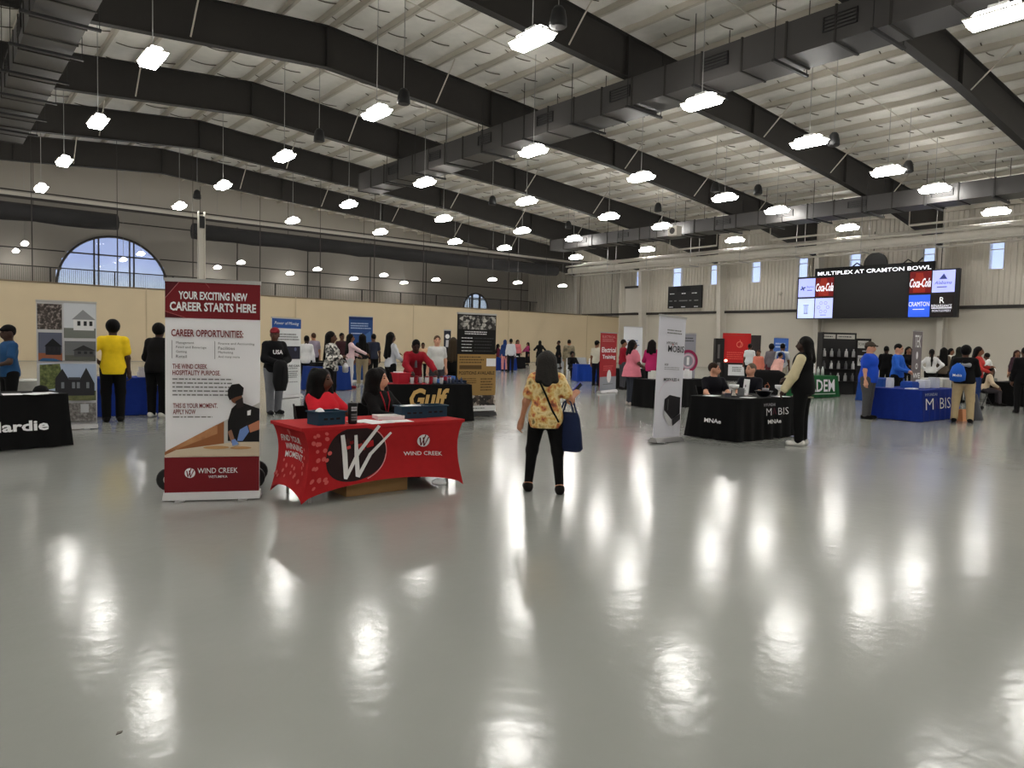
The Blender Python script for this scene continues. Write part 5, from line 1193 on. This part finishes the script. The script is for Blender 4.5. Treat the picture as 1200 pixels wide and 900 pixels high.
pp('woman with waist-length black hair and khaki trousers seen from behind', 424, 453, 391, 185, skin='brown', top=((30, 30, 36), 'long', -.02), bottom=('pants', (150, 136, 110)), shoes=(150, 146, 140), hair=('long', (14, 12, 12)), female=True, b=1.1)
pp('man in a dark shirt at the right edge of the plain blue banner', 437, 450, 391, 200, skin='dark', top=((40, 44, 60), 'short'), hair=('short', (16, 14, 14)))
pp('dark-clothed person behind the patterned blouse', 400, 448, 390, 30, skin='dark', top=((60, 34, 40), 'long'), hair=('short', (16, 14, 14)))
pp('woman in a pale grey shirt with long black hair left of the red jacket', 457, 470, 389, 120, skin='dark', top=((196, 198, 206), 'long'), bottom=('pants', BLK), hair=('long', (16, 13, 13)), arms=('front', 'phone'), female=True)
rj = person('person in a red jacket bending over the Gulf table', on_gulf(.85, 1.30, 0), 12, 1.72, 1.1, 'deep', ((150, 26, 40), 'long', -.12), ('pants', BLK), hair=('short', (14, 12, 12)), arms=(((.16, .62, .96), (1, 0, -.3)), ((.34, .66, .98), (1, 0, -.3))), lean=30, head=(0, 22), vs=.018, loose=.012)
MB().tube([(0, -.12, 1.3), (0, -.33, 1.22), (0, -.33, 1.05)], [.02, .022, .03], 6).build('tie', cloth(110, 106, 112), rj)
pp('far-off person in a beige top between the red jacket and the white polo', 495, 446, 404, 0, skin='dark', top=((196, 160, 128), 'long', -.2), hair=('short', (18, 15, 14)), b=1.1)
pp('man in a white polo standing behind the Gulf table', 511, 472, 393, 8, skin='light', top=((206, 206, 204), 'short'), bottom=('pants', (60, 60, 66)), hair=('short', (120, 92, 72)), arms=('down', 'down'), b=1.12, belly=.02)
pp('woman in black with long fair hair beside the black and gold banner', 530, 471, 395, 160, skin='light', top=((20, 20, 22), 'long', -.1), bottom=('pants', BLK), hair=('long', (86, 70, 52)), female=True, b=1.1)
# far middle
pp('woman in a blue headscarf and pink trousers at the farthest blue table', 591, 435, 398, 180, skin='brown', top=((40, 60, 110), 'long', -.1), bottom=('pants', (206, 140, 140)), hair=('hijab', (36, 56, 108)), female=True)
pp('man in a white shirt and dark trousers at the farthest blue table', 598, 435, 395, 190, skin='dark', top=((206, 208, 214), 'long'), bottom=('pants', (40, 42, 50)), hair=('short', (16, 14, 14)))
pp('person in a maroon top left of the blue headscarf', 583, 434, 404, 100, skin='dark', top=((96, 34, 50), 'long'), hair=('long', (16, 14, 14)), female=True)
pp('woman in a salmon top behind the far dark table', 606, 430, 398, 20, skin='brown', top=((214, 120, 124), 'long'), hair=('long', (60, 36, 36)), female=True)
pp('woman in magenta and a black skirt leaning at the far dark table', 618, 428, 401, -60, skin='brown', top=((150, 50, 96), 'long'), bottom=('skirt', (24, 22, 26)), hair=('long', (40, 24, 26)), female=True, arms=('desk', 'desk'))
pp('person in a black cloak against the tan curtain', 632, 432, 399, 180, skin='dark', top=((18, 18, 20), 'long', -.25), bottom=('skirt', (18, 18, 20)), hair=('hijab', (18, 18, 20)), female=True, arms=('up', 'up'), b=1.2)
pp('woman in a long black dress walking by the tan curtain', 654, 430, 397, -70, skin='dark', top=((18, 18, 20), 'long', -.2), bottom=('skirt', (18, 18, 20), .3), hair=('short', (14, 12, 12)), female=True, step=.12)
pp('soldier in tan camouflage uniform seen from behind', 666, 438, 394, 185, skin='tan', top=(camo, 'long', -.1), bottom=('pants', camo), shoes=(120, 100, 70), hair=('short', (50, 40, 32)), b=1.15, spread=.05, loose=.015)
person('person in black seated at the far blue table', (23.6, 24.6, 0), 20, 1.7, 1.05, 'dark', ((20, 20, 24), 'long'), ('pants', BLK), hair=('afro', (14, 12, 12)), sit=True, arms=('desk', 'desk'), vs=.028)
pp('man in a cream shirt and black cap left of the red banner', 698, 452, 399, 150, skin='brown', top=((196, 192, 176), 'short'), bottom=('pants', (26, 30, 50)), hair=('short', (16, 14, 14)), hat=(18, 18, 20))
pp('person in a red jacket right of the red Electrical Training banner', 729, 456, 397, 110, skin='brown', top=((150, 24, 44), 'long'), bottom=('pants', (70, 70, 76)), hair=('short', (20, 16, 14)), arms=('front', 'down'), b=1.05)
pp('woman in a pink T-shirt and grey leggings by the black table', 739, 475, 398, 115, skin='dark', top=((222, 128, 146), 'short', -.16), bottom=('pants', (56, 60, 70)), shoes=(190, 180, 176), hair=('shoulder', (22, 16, 16)), arms=('front', 'front'), female=True, b=1.2, loose=.02)
pp('woman in a magenta blouse behind the black table', 762, 468, 398, 170, skin='dark', top=((186, 44, 104), 'long', -.1), hair=('shoulder', (30, 22, 22)), female=True, b=1.1, arms=('down', 'front'))
# black Mobis table
person('seated man with brown hair in a dark polo, looking right, behind the black Mobis table', (12.2, 8.66, 0), 25, 1.78, 1.15, 'light', ((24, 24, 36), 'short'), ('pants', BLK), hair=('short', (70, 52, 40)), sit=True, arms=('desk', 'desk'), vs=.015, head=(55, 0))
person('seated bald man in a dark polo behind the black Mobis table', (13.05, 8.38, 0), -15, 1.78, 1.12, 'light', ((26, 26, 40), 'short'), ('pants', BLK), hair=('short', (150, 130, 112)), sit=True, arms=('desk', 'desk'), vs=.015, head=(-30, -4))
vm = pp('man in a black varsity jacket with cream sleeves at the black Mobis table', 938, 521, 393, -105, skin='deep', top=((18, 18, 20), 'long', -.10), sleeve=(212, 200, 164), bottom=('pants', (15, 15, 17)), shoes=(226, 224, 220), hair=('shoulder', (20, 16, 15)), arms=('front', ((.22, .22, .86), (.6, -1, 0))), b=1.15, loose=.02)
vf = Sheet(kid(vm, 'top'), .16, .2, lambda x, z, l: (.08-x, .165+l-1.0*(x-.08)**2, z+1.22)); vf.txt('B', .2, .8, .1, .9, WHITE, .03); MB().tube([(-.19, 0, .83), (0, -.17, .83), (.19, 0, .83), (0, .17, .83), (-.19, 0, .83)], .012, 6).build('waist_stripe', cloth(170, 164, 140), vm)
# crowd by the side wall
pp('woman in a white T-shirt and black trousers by the red booth', 877, 450, 402, 170, skin='dark', top=((216, 220, 222), 'short', -.1), bottom=('pants', BLK), hair=('bun', (16, 14, 14)), female=True, b=1.15)
pp('person in a salmon hoodie with a shaved head behind the covered chair', 887, 462, 414, -30, want=1.6, skin='brown', top=((222, 130, 110), 'long', -.1), hair=('short', (90, 60, 48)))
pp('woman in a grey plaid shirt left of the small blue banner', 902, 455, 403, 190, skin='dark', top=((110, 104, 110), 'long', -.1), bottom=('pants', (90, 40, 50)), hair=('afro', (16, 14, 14)), female=True, b=1.1)
pk = pp('person with a blue backpack and beige trousers by the small blue banner', 915, 458, 401, 170, skin='dark', top=((200, 202, 206), 'short'), bottom=('pants', (170, 162, 146)), hair=('short', (18, 16, 16)))
item('backpack', 'blue backpack worn by the person in beige trousers', 'backpack', FRAME[pk.name](0, -.24, .1), MB().lathe([(.08, 0), (.15, .04), (.16, .25), (.12, .4), (.04, .44)], n=12), cloth(50, 80, 140), smooth=True)
pp('person in a pale pink top bent low in front of the plaid shirt', 907, 470, 420, 140, want=1.56, skin='brown', top=((220, 170, 160), 'long'), hair=('short', (40, 30, 28)), lean=25)
bp1 = pp('heavy man in a blue polo and dark cap beside the blue Mobis table', 1015, 488, 398, 75, skin='light', top=((30, 74, 190), 'short', -.1), bottom=('pants', (78, 78, 80)), shoes=(24, 24, 26), hair=('short', (60, 44, 36)), hat=(70, 62, 54), arms=('down', 'hip'), b=1.38, belly=.02, loose=.015)
pp('man in a bright blue long-sleeved shirt behind the blue Mobis table', 1049, 476, 396, 70, skin='light', top=((40, 96, 196), 'long', -.04), bottom=('pants', BLK), hair=('short', (26, 20, 18)), arms=('front', 'front'), b=1.12, head=(0, 12))
pp('person in black between the two men in blue', 1036, 462, 405, 170, skin='deep', top=((18, 18, 22), 'long'), hair=('short', (14, 12, 12)))
pp('dark-haired person in black left of the tall grey banner', 1062, 462, 405, 20, skin='brown', top=((26, 24, 32), 'long'), hair=('long', (22, 16, 16)), female=True, arms=('front', 'front'))
pp('woman in a white shirt with a long ponytail, hands on hips', 1089, 466, 409, 185, skin='dark', top=((226, 226, 226), 'long', -.04), bottom=('pants', (22, 22, 26)), hair=('pony', (16, 13, 13)), arms=('hip', 'hip'), female=True, b=1.15)
pp('woman in an olive brown top with long dark hair right of the ponytail', 1103, 466, 407, 180, skin='dark', top=((104, 92, 80), 'long', -.1), hair=('long', (18, 15, 15)), female=True)
pp('person in white with a black bob further back right of the ponytail', 1112, 458, 407, 60, skin='brown', top=((226, 222, 216), 'long'), hair=('shoulder', (18, 15, 15)), female=True)
kh = pp('person in a black hoodie with grey hood and khaki trousers at the blue Mobis table', 1127, 495, 405, 178, skin='dark', top=((20, 20, 22), 'long', -.04), bottom=('pants', (186, 166, 130)), shoes=(30, 28, 28), hair=('afro', (16, 14, 14)), arms=('front', 'front'), b=1.15, spread=.05, loose=.02)
kf = FRAME[kh.name]
V, F = implicit([cap((-.08, .12, 1.36), (.08, .12, 1.36), .05), cap((-.1, .04, 1.40), (-.08, .12, 1.36), .04), cap((.1, .04, 1.40), (.08, .12, 1.36), .04)], .018); link('hood', np_mesh('hood', V, F, cloth(150, 150, 152)), None, kh)
bp_ = thing('drawstring_bag', 'bright blue drawstring bag on the back of the person in khaki trousers', 'bag', kf(-.08, -.25, .06), kh.rotation_euler.z); bp_.location = kf(.12, -.24, .0)
MB().lathe([(.06, 0), (.16, .04), (.17, .2), (.12, .36), (.03, .44)], n=14).build('body', cloth(36, 92, 190), bp_, True); MB().tube([(-.05, -.02, .42), (-.12, -.2, .56)], .008, 5).build('cord', cloth(20, 20, 24), bp_)
bsh = Sheet(bp_, .2, .08, lambda x, z, l: ((x-.1), .172+l-1.2*(x-.1)**2, z+.12)); bsh.fn = lambda x, z, l: (.1-x, .172+l-1.6*(x-.1)**2, z+.12); bsh.txt('Mobis', .05, .95, .1, .9, WHITE, .01)
pp('woman in a red top holding a cup, right of the khaki trousers', 1143, 477, 404, 85, skin='brown', top=((190, 60, 56), 'long', -.06), bottom=('pants', (40, 60, 110)), hair=('shoulder', (26, 18, 18)), arms=('front', 'phone'), female=True)
pp('hooded person in dark green behind the khaki trousers', 1121, 470, 405, 150, skin='dark', top=((46, 48, 40), 'long'), hair=('hijab', (52, 54, 44)))
pp('woman in a white top bending over the table at far right', 1161, 459, 413, -75, skin='dark', top=((230, 230, 228), 'short', -.08), bottom=('pants', (60, 54, 48)), hair=('afro', (16, 14, 14)), female=True, lean=22, arms=('reach', 'reach'), shoes=(210, 210, 206))
person('seated woman in a cream sweater at the right edge of the picture', (26.4, 8.5, 0), 100, 1.66, 1.1, 'dark', ((206, 186, 160), 'long'), ('pants', (60, 56, 60)), hair=('long', (18, 14, 14)), sit=True, female=True, arms=('desk', 'desk'), lean=14, vs=.024)
pp('person in black standing at the far right edge', 1197, 480, 402, 190, skin='dark', top=((18, 18, 22), 'long', -.1), hair=('short', (16, 14, 14)), b=1.1)
pp('woman with long auburn hair behind the table at the right edge', 1189, 462, 410, 20, skin='brown', top=((60, 40, 50), 'long'), hair=('long', (70, 40, 36)), female=True)
pp('person in a peach top seated low behind the cream sweater', 1186, 466, 424, 160, want=1.56, skin='brown', top=((214, 170, 140), 'long'), hair=('short', (40, 26, 24)), lean=20)
